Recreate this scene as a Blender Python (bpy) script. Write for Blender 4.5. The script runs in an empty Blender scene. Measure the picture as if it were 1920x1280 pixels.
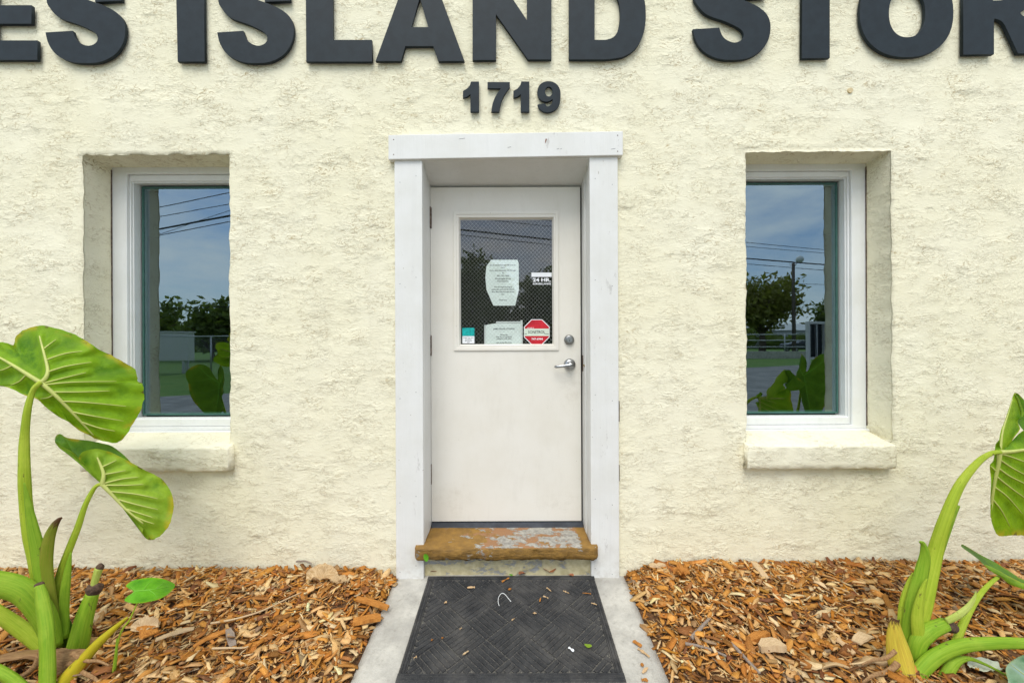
import bpy, bmesh, math, random
import numpy as np
from mathutils import Vector, Matrix
R = math.radians
scene = bpy.context.scene
COL = scene.collection
random.seed(7)
rng = np.random.default_rng(7)

# ------------------------------------------------------------------ camera
F = 750.0                 # focal length in photo pixels (photo is 1920 wide)
CZ = 1.315                # camera height
CY = -2.25                # camera distance from the wall face (y = 0)
ROLL = 0.0042
cam_d = bpy.data.cameras.new('camera')
cam = bpy.data.objects.new('camera', cam_d)
COL.objects.link(cam)
cam_d.sensor_width = 36.0
cam_d.lens = 36.0 * F / 1920.0
cam_d.clip_start = 0.02
cam_d.clip_end = 900
cam.matrix_world = (Matrix.Translation((0, CY, CZ)) @ Matrix.Rotation(R(90), 4, 'X')
                    @ Matrix.Rotation(-ROLL, 4, 'Z'))
scene.camera = cam

# ------------------------------------------------------------------ sky, sun, exposure
SUN_EL, SUN_AZ = 58.0, 192.0
world = bpy.data.worlds.new('World')
scene.world = world
world.use_nodes = True
wt = world.node_tree
wt.nodes.clear()
w_out = wt.nodes.new('ShaderNodeOutputWorld')
w_bg = wt.nodes.new('ShaderNodeBackground')
w_sky = wt.nodes.new('ShaderNodeTexSky')
w_sky.sky_type = 'NISHITA'
w_sky.sun_disc = False
w_sky.sun_elevation = R(SUN_EL)
w_sky.sun_rotation = R(SUN_AZ)
w_sky.air_density = 1.0
w_sky.dust_density = 1.2
w_tc = wt.nodes.new('ShaderNodeTexCoord')
w_map = wt.nodes.new('ShaderNodeMapping')
w_map.inputs['Scale'].default_value = (1.0, 1.0, 2.6)
w_n = wt.nodes.new('ShaderNodeTexNoise')
w_n.inputs['Scale'].default_value = 3.1
w_n.inputs['Detail'].default_value = 6.0
w_n.inputs['Roughness'].default_value = 0.62
w_r = wt.nodes.new('ShaderNodeValToRGB')
w_r.color_ramp.elements[0].position = 0.29
w_r.color_ramp.elements[0].color = (0.05, 0.05, 0.05, 1)
w_r.color_ramp.elements[1].position = 0.59
w_r.color_ramp.elements[1].color = (0.88, 0.88, 0.88, 1)
w_mix = wt.nodes.new('ShaderNodeMix')
w_mix.data_type = 'RGBA'
w_mix.inputs['B'].default_value = (6.6, 6.75, 6.9, 1)
wt.links.new(w_tc.outputs['Generated'], w_map.inputs['Vector'])
wt.links.new(w_map.outputs['Vector'], w_n.inputs['Vector'])
wt.links.new(w_n.outputs['Fac'], w_r.inputs['Fac'])
wt.links.new(w_r.outputs['Color'], w_mix.inputs['Factor'])
w_dim = wt.nodes.new('ShaderNodeMix')
w_dim.data_type = 'RGBA'
w_dim.blend_type = 'MULTIPLY'
w_dim.inputs['Factor'].default_value = 1.0
w_dim.inputs['B'].default_value = (0.62, 0.74, 0.86, 1)
wt.links.new(w_sky.outputs['Color'], w_dim.inputs['A'])
wt.links.new(w_dim.outputs['Result'], w_mix.inputs['A'])
wt.links.new(w_mix.outputs['Result'], w_bg.inputs['Color'])
wt.links.new(w_bg.outputs['Background'], w_out.inputs['Surface'])
w_bg.inputs['Strength'].default_value = 0.15

sun_d = bpy.data.lights.new('sun', 'SUN')
sun_d.energy = 1.5
sun_d.angle = R(34)
sun_d.color = (1.0, 0.955, 0.88)
sun = bpy.data.objects.new('sun', sun_d)
COL.objects.link(sun)
_az = R(SUN_AZ)
_dir = Vector((math.sin(_az) * math.cos(R(SUN_EL)), math.cos(_az) * math.cos(R(SUN_EL)), math.sin(R(SUN_EL))))
sun.rotation_euler = (-_dir).to_track_quat('-Z', 'Y').to_euler()
sun.location = (0, -10, 12)

scene.view_settings.view_transform = 'Standard'
scene.view_settings.look = 'None'
scene.view_settings.exposure = 0.67
scene.view_settings.gamma = 1.0
scene.view_settings.use_curve_mapping = False
scene.render.engine = 'CYCLES'
scene.cycles.max_bounces = 8
scene.cycles.transparent_max_bounces = 16

# ------------------------------------------------------------------ helpers: photo measurements to metres
_c, _s = math.cos(ROLL), math.sin(ROLL)


def ray(px, py):
    x, y = px - 960.0, 640.0 - py
    return (x * _c + y * _s) / F, (-x * _s + y * _c) / F


def P(px, py, Y):
    """point at depth plane Y (m) measured at photo pixel px, py"""
    a, b = ray(px, py)
    d = Y - CY
    return Vector((a * d, Y, CZ + b * d))


SLOPE = 0.077


def G(px, py, z0=0.0):
    """point on the gently sloping bed / walk (z = z0 + SLOPE*y)"""
    a, b = ray(px, py)
    d = (z0 + SLOPE * CY - CZ) / (b - SLOPE)
    return Vector((a * d, CY + d, CZ + b * d))


# ------------------------------------------------------------------ helpers: noise in numpy
def _hash(ix, iy, seed):
    h = (ix * 374761393 + iy * 668265263 + seed * 974711) & 0xffffffff
    h = ((h ^ (h >> 13)) * 1274126177) & 0xffffffff
    return ((h ^ (h >> 16)) & 0xffff) / 65535.0


def vnoise(x, y, seed=0):
    x = np.asarray(x, float); y = np.asarray(y, float)
    ix = np.floor(x).astype(np.int64); iy = np.floor(y).astype(np.int64)
    fx = x - ix; fy = y - iy
    fx = fx * fx * (3 - 2 * fx); fy = fy * fy * (3 - 2 * fy)
    a = _hash(ix, iy, seed); b = _hash(ix + 1, iy, seed)
    c = _hash(ix, iy + 1, seed); d = _hash(ix + 1, iy + 1, seed)
    return (a * (1 - fx) + b * fx) * (1 - fy) + (c * (1 - fx) + d * fx) * fy - 0.5


def fbm(x, y, seed=0, oct=4):
    t = 0; a = 1.0; f = 1.0
    for i in range(oct):
        t = t + a * vnoise(np.asarray(x) * f, np.asarray(y) * f, seed + i * 17); a *= 0.5; f *= 2.03
    return t


# ------------------------------------------------------------------ helpers: objects
ORG = {}


def finish(o, parent=None, label=None, cat=None, group=None, kind=None):
    COL.objects.link(o)
    if parent is not None:
        o.parent = parent
        ORG[o.name] = ORG[parent.name]
    if label: o['label'] = label
    if cat: o['category'] = cat
    if group: o['group'] = group
    if kind: o['kind'] = kind
    return o


def empty(name, loc, label, cat, group=None):
    o = bpy.data.objects.new(name, None)
    o.empty_display_size = 0.1
    o.location = loc
    ORG[o.name] = Vector(loc)
    return finish(o, None, label, cat, group)


def mobj(name, verts, faces, mat, parent=None, smooth=False, uvs=None, cols=None, attr=None,
         origin=None, bevel=0, **kw):
    """one mesh object from world-space verts"""
    v = np.asarray([tuple(p) for p in verts] if not isinstance(verts, np.ndarray) else verts, float)
    if parent is not None:
        org = ORG[parent.name]
    elif origin is not None:
        org = Vector(origin)
    else:
        org = Vector((float(v[:, 0].mean()), float(v[:, 1].mean()), float(v[:, 2].min())))
    v = v - np.array(org)
    me = bpy.data.meshes.new(name)
    me.from_pydata(v.tolist(), [], faces if isinstance(faces, list) else faces.tolist())
    if isinstance(mat, (list, tuple)):
        for m in mat: me.materials.append(m)
    elif mat: me.materials.append(mat)
    if cols is not None:
        a = me.color_attributes.new('Col', 'FLOAT_COLOR', 'POINT')
        a.data.foreach_set('color', np.asarray(cols, np.float32).ravel())
    if attr is not None:
        for k, vals in attr.items():
            a = me.attributes.new(k, 'FLOAT', 'POINT')
            a.data.foreach_set('value', np.asarray(vals, np.float32))
    if uvs is not None:
        l = me.uv_layers.new(name='UVMap')
        li = np.zeros(len(me.loops), np.int32)
        me.loops.foreach_get('vertex_index', li)
        l.data.foreach_set('uv', np.asarray(uvs, np.float32)[li].ravel())
    me.validate()
    if smooth:
        me.polygons.foreach_set('use_smooth', [True] * len(me.polygons))
    me.update()
    o = bpy.data.objects.new(name, me)
    if parent is None:
        o.location = org
        ORG[o.name] = org
    finish(o, parent, **kw)
    if bevel:
        b = o.modifiers.new('bevel', 'BEVEL'); b.width = bevel; b.segments = 2; b.limit_method = 'ANGLE'
        b.harden_normals = False
    return o


class MB:
    def __init__(self): self.v, self.f = [], []

    def add(self, vs, fs):
        n = len(self.v); self.v += [tuple(p) for p in vs]; self.f += [tuple(i + n for i in f) for f in fs]; return self

    def box(self, x0, x1, y0, y1, z0, z1):
        vs = [(x0, y0, z0), (x1, y0, z0), (x1, y1, z0), (x0, y1, z0), (x0, y0, z1), (x1, y0, z1), (x1, y1, z1), (x0, y1, z1)]
        return self.add(vs, [(0, 3, 2, 1), (4, 5, 6, 7), (0, 1, 5, 4), (1, 2, 6, 5), (2, 3, 7, 6), (3, 0, 4, 7)])

    def tube(self, pts, rads, n=10, flat=1.0, cap=True, up=None):
        pts = [Vector(p) for p in pts]
        k = len(pts); base = len(self.v)
        u = None
        for i in range(k):
            t = (pts[min(i + 1, k - 1)] - pts[max(i - 1, 0)]).normalized()
            if u is None:
                ref = Vector(up) if up else (Vector((0, 1, 0)) if abs(t.y) < 0.9 else Vector((1, 0, 0)))
                u = (ref - t * ref.dot(t)).normalized()
            else:
                u = (u - t * u.dot(t)).normalized()
            w = t.cross(u)
            r = rads[i] if hasattr(rads, '__len__') else rads
            for j in range(n):
                a = 2 * math.pi * j / n
                self.v.append(tuple(pts[i] + u * (math.cos(a) * r * flat) + w * (math.sin(a) * r)))
        for i in range(k - 1):
            for j in range(n):
                a = base + i * n + j; b = base + i * n + (j + 1) % n
                self.f.append((a, b, b + n, a + n))
        if cap:
            self.f.append(tuple(base + j for j in reversed(range(n))))
            self.f.append(tuple(base + (k - 1) * n + j for j in range(n)))
        return self

    def ring(self, o, i, y0, y1, slope=0.0):
        """rectangular frame in the xz plane: outer rect o, inner rect i = (x0,x1,z0,z1), front y0, back y1"""
        def rect(r, y): return [(r[0], y, r[2]), (r[1], y, r[2]), (r[1], y, r[3]), (r[0], y, r[3])]
        ii = (i[0] + slope, i[1] - slope, i[2] + slope, i[3] - slope)
        vs = rect(o, y0) + rect(i, y0) + rect(o, y1) + rect(ii, y1)
        fs = []
        for k in range(4):
            n = (k + 1) % 4
            fs += [(k, n, 4 + n, 4 + k), (8 + n, 8 + k, 12 + k, 12 + n), (n, k, 8 + k, 8 + n), (4 + k, 4 + n, 12 + n, 12 + k)]
        return self.add(vs, fs)

    def disc(self, c, r, y0, y1, n=28, profile=None):
        """round boss about the y axis: profile = [(radius, y), ...]"""
        prof = profile or [(r, y1), (r, y0)]
        base = len(self.v)
        for (rr, y) in prof:
            for j in range(n):
                a = 2 * math.pi * j / n
                self.v.append((c[0] + math.cos(a) * rr, y, c[1] + math.sin(a) * rr))
        for i in range(len(prof) - 1):
            for j in range(n):
                a = base + i * n + j; b = base + i * n + (j + 1) % n
                self.f.append((a, b, b + n, a + n))
        self.f.append(tuple(base + (len(prof) - 1) * n + j for j in range(n)))
        self.f.append(tuple(base + j for j in reversed(range(n))))
        return self

    def obj(self, name, mat, parent=None, **kw):
        return mobj(name, self.v, self.f, mat, parent, **kw)


def catmull(pts, n, closed=False):
    p = np.asarray(pts, float); k = len(p)
    out = []
    segs = k if closed else k - 1
    for i in range(segs):
        if closed:
            a, b, c, d = p[(i - 1) % k], p[i], p[(i + 1) % k], p[(i + 2) % k]
        else:
            a, b, c, d = p[max(i - 1, 0)], p[i], p[i + 1], p[min(i + 2, k - 1)]
        for t in np.linspace(0, 1, n, endpoint=False):
            out.append(0.5 * ((2 * b) + (c - a) * t + (2 * a - 5 * b + 4 * c - d) * t * t + (3 * b - a - 3 * c + d) * t ** 3))
    if not closed: out.append(p[-1])
    return np.array(out)


# ------------------------------------------------------------------ helpers: materials
class NT:
    def __init__(self, name):
        self.m = bpy.data.materials.new(name); self.m.use_nodes = True
        self.t = self.m.node_tree; self.t.nodes.clear()
        self.out = self.t.nodes.new('ShaderNodeOutputMaterial')
        self.tc = self.t.nodes.new('ShaderNodeTexCoord')

    def set(self, sock, val):
        if isinstance(val, bpy.types.NodeSocket): self.t.links.new(val, sock)
        elif val is not None:
            if isinstance(val, (tuple, list)) and len(val) == 3 and sock.type == 'RGBA': val = (*val, 1)
            sock.default_value = val

    def node(self, typ, props=None, out=0, **ins):
        n = self.t.nodes.new(typ)
        for k, v in (props or {}).items(): setattr(n, k, v)
        for k, v in ins.items():
            kk = k.replace('_', ' ')
            self.set(n.inputs[kk] if kk in n.inputs else n.inputs[k], v)
        return n.outputs[out]

    def obj(self): return self.tc.outputs['Object']

    def uv(self): return self.tc.outputs['UV']

    def mapping(self, v, scale=(1, 1, 1), rot=(0, 0, 0), loc=(0, 0, 0)):
        return self.node('ShaderNodeMapping', Vector=v, Scale=scale, Rotation=rot, Location=loc)

    def noise(self, v, scale, detail=4, rough=0.55, dist=0.0):
        return self.node('ShaderNodeTexNoise', Vector=v, Scale=scale, Detail=detail, Roughness=rough, Distortion=dist)

    def voro(self, v, scale, feature='F1'):
        return self.node('ShaderNodeTexVoronoi', {'feature': feature}, Vector=v, Scale=scale)

    def math(self, op, a, b=0.0, c=0.0, clamp=False):
        n = self.t.nodes.new('ShaderNodeMath'); n.operation = op; n.use_clamp = clamp
        self.set(n.inputs[0], a); self.set(n.inputs[1], b); self.set(n.inputs[2], c)
        return n.outputs[0]

    def ss(self, v, a, b, lo=0.0, hi=1.0):
        n = self.t.nodes.new('ShaderNodeMapRange'); n.interpolation_type = 'SMOOTHSTEP'
        self.set(n.inputs['Value'], v); self.set(n.inputs['From Min'], a); self.set(n.inputs['From Max'], b)
        self.set(n.inputs['To Min'], lo); self.set(n.inputs['To Max'], hi)
        return n.outputs[0]

    def mix(self, f, a, b, blend='MIX'):
        n = self.t.nodes.new('ShaderNodeMix'); n.data_type = 'RGBA'; n.blend_type = blend
        self.set(n.inputs['Factor'], f)
        ca = [s for s in n.inputs if s.name == 'A' and s.type == 'RGBA'][0]
        cb = [s for s in n.inputs if s.name == 'B' and s.type == 'RGBA'][0]
        self.set(ca, a); self.set(cb, b)
        return [s for s in n.outputs if s.type == 'RGBA'][0]

    def attr(self, name, fac=True):
        n = self.t.nodes.new('ShaderNodeAttribute'); n.attribute_name = name
        return n.outputs['Fac' if fac else 'Color']

    def xyz(self, v, i):
        n = self.t.nodes.new('ShaderNodeSeparateXYZ'); self.set(n.inputs[0], v); return n.outputs[i]

    def vadd(self, a, b, scale=1.0):
        n = self.t.nodes.new('ShaderNodeVectorMath'); n.operation = 'MULTIPLY_ADD'
        self.set(n.inputs[0], b); self.set(n.inputs[1], (scale,) * 3); self.set(n.inputs[2], a)
        return n.outputs[0]

    def noisecol(self, v, scale, detail=2):
        return self.node('ShaderNodeTexNoise', out=1, Vector=v, Scale=scale, Detail=detail)

    def bump(self, h, strength=0.5, dist=0.01, normal=None):
        return self.node('ShaderNodeBump', Height=h, Strength=strength, Distance=dist, Normal=normal)

    def bsdf(self, color, rough=0.6, normal=None, metal=0.0, spec=0.4, **kw):
        n = self.t.nodes.new('ShaderNodeBsdfPrincipled')
        self.set(n.inputs['Base Color'], color); self.set(n.inputs['Roughness'], rough)
        self.set(n.inputs['Metallic'], metal); self.set(n.inputs['Specular IOR Level'], spec)
        if normal is not None: self.set(n.inputs['Normal'], normal)
        for k, v in kw.items(): self.set(n.inputs[k.replace('_', ' ')], v)
        return n.outputs[0]

    def done(self, shader):
        self.t.links.new(shader, self.out.inputs['Surface']); return self.m


def simple(name, col, rough=0.6, metal=0.0, var=0.12, scale=20, bump=0.0, bscale=80, spec=0.4):
    t = NT(name); v = t.obj()
    n = t.noise(v, scale, 5)
    c = t.mix(t.ss(n, 0.3, 0.7), tuple(x * (1 - var) for x in col), tuple(min(1, x * (1 + var)) for x in col))
    nm = t.bump(t.noise(v, bscale, 4), bump, 0.004) if bump else None
    return t.done(t.bsdf(c, rough, nm, metal, spec))


def mat_stucco(name, stain_shade=1.0, tint=(0.82, 0.782, 0.60)):
    t = NT(name); v0 = t.obj()
    v = t.vadd(t.vadd(v0, t.noisecol(v0, 13.0, 4), 0.055), t.noisecol(v0, 62.0, 3), 0.016)
    vs = t.mapping(v, scale=(1.0, 1.0, 2.3))
    n1 = t.noise(vs, 5.5, 3, 0.5)
    saw = t.math('FRACT', t.math('MULTIPLY', n1, 11.0))
    n1b = t.noise(t.mapping(v, scale=(1.0, 1.0, 2.2), loc=(3, 1, 7)), 15, 3, 0.5)
    sawb = t.math('FRACT', t.math('MULTIPLY', n1b, 8.0))
    patch = t.ss(t.noise(t.mapping(v0, scale=(1, 1, 1.8)), 4.2, 5, 0.7), 0.46, 0.62, 0.03, 1.0)
    patchb = t.ss(t.noise(t.mapping(v0, scale=(1, 1, 1.6), loc=(9, 2, 4)), 5.5, 5, 0.7), 0.42, 0.62, 0.06, 1.0)
    fine = t.noise(v0, 150, 3, 0.6)
    mid = t.noise(vs, 55, 4, 0.62)
    h = t.math('ADD', t.math('MULTIPLY', saw, t.math('MULTIPLY', patch, 0.46)), t.math('MULTIPLY', sawb, t.math('MULTIPLY', patchb, 0.24)))
    h = t.math('ADD', h, t.math('MULTIPLY', mid, t.math('MULTIPLY', patchb, 0.20)))
    fl = t.ss(t.noise(t.mapping(v, scale=(0.7, 1, 2.2), loc=(5, 5, 1)), 40, 3, 0.55), 0.55, 0.60)
    h = t.math('ADD', h, t.math('MULTIPLY', fl, t.math('ADD', 0.07, t.math('MULTIPLY', patchb, 0.10))))
    h = t.math('ADD', h, t.math('MULTIPLY', fine, 0.06))
    nm = t.bump(h, 0.85, 0.0065)
    # ochre stain and painted-in crack shade under the flakes, stronger high on the wall
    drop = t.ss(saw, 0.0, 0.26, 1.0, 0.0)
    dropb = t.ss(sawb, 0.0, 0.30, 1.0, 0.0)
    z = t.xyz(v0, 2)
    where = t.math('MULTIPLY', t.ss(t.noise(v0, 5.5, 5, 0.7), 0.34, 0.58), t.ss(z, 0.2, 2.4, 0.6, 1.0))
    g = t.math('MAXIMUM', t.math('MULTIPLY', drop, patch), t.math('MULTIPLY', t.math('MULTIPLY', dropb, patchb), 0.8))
    g = t.math('MULTIPLY', g, t.math('MULTIPLY', where, 0.80 * stain_shade), clamp=True)
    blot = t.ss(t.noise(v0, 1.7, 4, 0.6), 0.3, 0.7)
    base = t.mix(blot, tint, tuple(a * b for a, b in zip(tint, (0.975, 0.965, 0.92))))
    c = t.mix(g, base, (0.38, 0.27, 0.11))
    sp = t.math('MULTIPLY', t.ss(z, 0.30, 0.02), t.ss(t.noise(v0, 38, 5, 0.7), 0.50, 0.72))
    c = t.mix(t.math('MULTIPLY', sp, 0.35), c, (0.34, 0.25, 0.15))
    st = t.ss(t.noise(t.mapping(v0, scale=(1, 1, 0.12)), 7, 5, 0.6), 0.50, 0.75)
    c = t.mix(t.math('MULTIPLY', st, 0.16), c, (0.55, 0.50, 0.36))
    return t.done(t.bsdf(c, 0.85, nm, spec=0.15))


def mat_paint(name, col, scuff=0.35, grain=(1, 1, 0.06), rough=0.45, dirtcol=(0.38, 0.36, 0.33), grime=0.35):
    t = NT(name); v = t.obj()
    g = t.noise(t.mapping(v, scale=grain), 140, 4, 0.6)
    g2 = t.noise(t.mapping(v, scale=(grain[0], grain[1], grain[2] * 0.5)), 34, 5, 0.65)
    b = t.noise(v, 5, 5, 0.6)
    scr = t.ss(t.noise(t.mapping(v, scale=(1, 1, 0.35)), 16, 6, 0.72), 0.62, 0.71)
    nick = t.ss(t.noise(t.mapping(v, scale=(1, 1, 0.6)), 75, 3, 0.6), 0.715, 0.74)
    c = t.mix(t.ss(b, 0.3, 0.75), col, tuple(x * k for x, k in zip(col, (0.93, 0.925, 0.90))))
    c = t.mix(t.ss(g2, 0.45, 0.8, 0, 0.28), c, tuple(x * 0.80 for x in col))
    c = t.mix(t.math('MULTIPLY', scr, scuff), c, dirtcol)
    c = t.mix(t.math('MULTIPLY', nick, scuff * 1.6, clamp=True), c, (0.30, 0.25, 0.19))
    z = t.xyz(v, 2)
    low = t.math('MULTIPLY', t.ss(t.math('ADD', z, t.math('MULTIPLY', t.noise(v, 12, 5, 0.7), 0.35)), 0.42, 0.10), t.ss(t.noise(v, 26, 5, 0.7), 0.36, 0.66))
    c = t.mix(t.math('MULTIPLY', low, grime), c, (0.36, 0.31, 0.24))
    nm = t.bump(t.math('ADD', t.math('ADD', g, t.math('MULTIPLY', b, 1.5)), t.math('MULTIPLY', nick, -1.0)), 0.2, 0.004)
    return t.done(t.bsdf(c, rough, nm, spec=0.3))


def mat_glass(name, refl=0.13, tint=(0.86, 0.94, 0.91), rc=(0.68, 0.87, 0.96)):
    t = NT(name)
    fr = t.node('ShaderNodeFresnel', IOR=1.5)
    fac = t.math('ADD', t.math('MULTIPLY', fr, 1.6), refl - 0.05, clamp=True)
    bk = t.node('ShaderNodeNewGeometry', out=6)
    fac = t.math('MULTIPLY', fac, t.math('SUBTRACT', 1.0, bk))
    wob = t.bump(t.noise(t.obj(), 1.6, 1), 0.02, 0.02)
    tr = t.node('ShaderNodeBsdfTransparent', Color=tint)
    gl = t.node('ShaderNodeBsdfGlossy', Color=rc, Roughness=0.004, Normal=wob)
    return t.done(t.node('ShaderNodeMixShader', out=0, Fac=fac, **{'Shader': tr}) if False else _mixsh(t, fac, tr, gl))


def _mixsh(t, f, a, b):
    n = t.t.nodes.new('ShaderNodeMixShader')
    t.set(n.inputs[0], f); t.t.links.new(a, n.inputs[1]); t.t.links.new(b, n.inputs[2])
    return n.outputs[0]


def mat_leaf(name, col, col2, edge=(0.42, 0.36, 0.02), trans=0.35, rough=0.5):
    t = NT(name); v = t.obj()
    n = t.noise(v, 9, 5, 0.6)
    c = t.mix(t.ss(n, 0.35, 0.65), tuple(x * 0.85 for x in col), tuple(x * 1.08 for x in col2))
    mot = t.ss(t.noise(v, 45, 4, 0.6), 0.35, 0.7)
    c = t.mix(t.math('MULTIPLY', mot, 0.3), c, tuple(x * 0.6 for x in col))
    m = t.attr('margin')
    vd = t.attr('vd')
    c = t.mix(t.ss(vd, 0.0, 0.13, 0.5, 0.0), c, tuple(x * k for x, k in zip(col2, (1.35, 1.2, 2.0))))
    c = t.mix(t.math('MULTIPLY', t.ss(vd, 0.12, 0.40), t.ss(t.noise(v, 14, 5, 0.65), 0.36, 0.62)), c, tuple(x * k for x, k in zip(col, (0.30, 0.56, 0.4))))
    ym = t.math('MULTIPLY', t.ss(m, 0.88, 1.0), t.ss(t.noise(v, 14, 4), 0.46, 0.64), clamp=True)
    c = t.mix(t.ss(m, 0.72, 1.0, 0, 0.45), c, tuple(x * k for x, k in zip(col2, (1.35, 1.22, 1.3))))
    c = t.mix(ym, c, edge)
    bm = t.math('MULTIPLY', t.ss(m, 0.93, 1.0), t.ss(t.noise(v, 26, 4), 0.58, 0.66), clamp=True)
    c = t.mix(bm, c, (0.10, 0.05, 0.02))
    net = t.voro(v, 85, 'DISTANCE_TO_EDGE')
    nm = t.bump(t.math('ADD', t.noise(v, 40, 4), t.ss(net, 0.0, 0.12, 0.35, 0.0)), 0.4, 0.004)
    d = t.bsdf(c, rough, nm, spec=0.2)
    tl = t.node('ShaderNodeBsdfTranslucent', Color=t.mix(0.35, c, (0.45, 0.62, 0.02)), Normal=nm)
    return t.done(_mixsh(t, trans, d, tl))


def mat_stalk(name, col, col2, brown=0.0, trans=0.15):
    t = NT(name); v = t.uv()
    n = t.noise(t.mapping(v, scale=(9, 1.1, 1)), 3.0, 5, 0.6)
    c = t.mix(t.ss(n, 0.3, 0.7), col, col2)
    st = t.ss(t.noise(t.mapping(v, scale=(26, 0.9, 1), loc=(4, 2, 0)), 3.0, 3), 0.5, 0.68)
    c = t.mix(t.math('MULTIPLY', st, 0.35), c, tuple(x * k for x, k in zip(col, (0.45, 0.62, 0.5))))
    o = t.obj()
    blot = t.ss(t.noise(o, 11, 5, 0.65), 0.45, 0.7)
    c = t.mix(t.math('MULTIPLY', blot, 0.4), c, tuple(x * k for x, k in zip(col2, (1.25, 1.12, 1.6))))
    sc = t.ss(t.noise(t.mapping(o, scale=(1, 1, 0.4)), 48, 4, 0.7), 0.645, 0.69)
    c = t.mix(t.math('MULTIPLY', sc, 0.75), c, (0.12, 0.075, 0.03))
    if brown:
        b = t.ss(t.math('ADD', t.xyz(v, 1), t.math('MULTIPLY', t.noise(t.mapping(v, scale=(5, 2, 1)), 4, 5), 0.6)), 1.12 - brown, 1.3 - brown)
        c = t.mix(b, c, (0.10, 0.045, 0.02))
    nm = t.bump(t.math('ADD', t.noise(t.mapping(v, scale=(24, 1, 1)), 3.0, 3), t.math('MULTIPLY', sc, -0.6)), 0.55, 0.005)
    d = t.bsdf(c, 0.5, nm, spec=0.22)
    tl = t.node('ShaderNodeBsdfTranslucent', Color=c)
    return t.done(_mixsh(t, trans, d, tl))


M = {}
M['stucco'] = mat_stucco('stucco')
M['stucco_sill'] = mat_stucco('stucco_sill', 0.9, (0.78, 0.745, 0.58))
M['trim'] = mat_paint('trim_paint', (0.735, 0.735, 0.705), 0.5)
M['liner'] = mat_paint('liner_paint', (0.71, 0.71, 0.68), 0.3)
M['door'] = mat_paint('door_paint', (0.715, 0.695, 0.635), 0.22, (1, 1, 0.25), 0.5, (0.5, 0.46, 0.38))
_t = NT('door_paint'); _v = _t.obj()
def _smudge(cx, cz, rx, rz):
    dx = _t.math('DIVIDE', _t.math('SUBTRACT', _t.xyz(_v, 0), cx), rx); dz = _t.math('DIVIDE', _t.math('SUBTRACT', _t.xyz(_v, 2), cz), rz)
    return _t.ss(_t.math('ADD', _t.math('MULTIPLY', dx, dx), _t.math('MULTIPLY', dz, dz)), 0.0, 1.0, 1.0, 0.0)
_c = _t.mix(_t.ss(_t.noise(_v, 4, 5, 0.6), 0.3, 0.75), (0.76, 0.73, 0.655), (0.72, 0.685, 0.60))
_c = _t.mix(_t.ss(_t.noise(_t.mapping(_v, scale=(1, 1, 0.25)), 22, 5, 0.7), 0.5, 0.75, 0, 0.14), _c, (0.54, 0.50, 0.42))
_sm = _t.math('MAXIMUM', _smudge(0.36, 1.05, 0.10, 0.24), _t.math('MAXIMUM', _smudge(-0.36, 0.36, 0.16, 0.12), _smudge(0.30, 0.33, 0.2, 0.08)))
_c = _t.mix(_t.math('MULTIPLY', _sm, _t.ss(_t.noise(_v, 24, 6, 0.75), 0.42, 0.74, 0, 0.26)), _c, (0.45, 0.40, 0.31))
_c = _t.mix(_t.ss(_t.noise(_v, 90, 2, 0.6), 0.74, 0.77, 0, 0.8), _c, (0.28, 0.22, 0.16))
M['door'] = _t.done(_t.bsdf(_c, 0.5, _t.bump(_t.math('ADD', _t.noise(_v, 160, 3), _t.math('MULTIPLY', _t.noise(_v, 6, 3), 2.0)), 0.15, 0.004), spec=0.3))
_c, _s = math.cos(ROLL), math.sin(ROLL)
M['vinyl'] = mat_paint('window_vinyl', (0.78, 0.79, 0.775), 0.15, (1, 1, 0.3), 0.35, grime=0)
M['glass'] = mat_glass('window_glass', 0.25)
M['door_glass'] = mat_glass('door_glass', 0.075, (0.955, 0.975, 0.965), (0.98, 0.99, 1.0))
M['gasket'] = simple('gasket', (0.05, 0.13, 0.105), 0.35)
M['slate'] = simple('slate_paint', (0.0125, 0.0205, 0.026), 0.6, var=0.14, bump=0.1, bscale=300, spec=0.25)
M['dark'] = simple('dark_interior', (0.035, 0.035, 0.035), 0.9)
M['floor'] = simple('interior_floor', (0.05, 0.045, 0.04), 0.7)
M['chrome'] = simple('satin_nickel', (0.38, 0.39, 0.40), 0.33, 1.0, 0.05)
M['lock'] = simple('aged_metal', (0.27, 0.275, 0.27), 0.38, 1.0, 0.1)
M['black'] = simple('black_slot', (0.01, 0.01, 0.01), 0.6)
M['rust'] = simple('rusty_steel', (0.15, 0.11, 0.085), 0.55, 0.6, 0.45, 60)
M['threshold'] = simple('threshold_metal', (0.035, 0.04, 0.05), 0.5, 0.2, 0.3)
M['wire'] = simple('mesh_wire', (0.45, 0.47, 0.44), 0.4, 0.0)
M['paper'] = simple('notice_paper', (0.84, 0.88, 0.845), 0.7, var=0.06, scale=9)
M['ink'] = simple('black_ink', (0.03, 0.035, 0.04), 0.7)
M['white'] = simple('white_print', (0.80, 0.82, 0.83), 0.5, var=0.03)
M['red'] = simple('red_vinyl', (0.52, 0.018, 0.03), 0.35, var=0.2)
M['pale_green'] = simple('pale_band', (0.62, 0.70, 0.58), 0.4, var=0.06)
M['teal'] = simple('teal_print', (0.005, 0.36, 0.34), 0.4, var=0.3, scale=60)
M['steel'] = simple('galvanised_steel', (0.42, 0.44, 0.45), 0.45, 0.7)
M['pole'] = simple('weathered_pole', (0.11, 0.09, 0.075), 0.85, var=0.3)
M['cable'] = simple('black_cable', (0.012, 0.012, 0.012), 0.6)
M['bark'] = simple('bark', (0.10, 0.075, 0.055), 0.9, var=0.35, bump=0.5, bscale=20)
M['asphalt'] = simple('asphalt', (0.21, 0.205, 0.20), 0.85, var=0.25, scale=1.5, bump=0.4, bscale=120)
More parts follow.
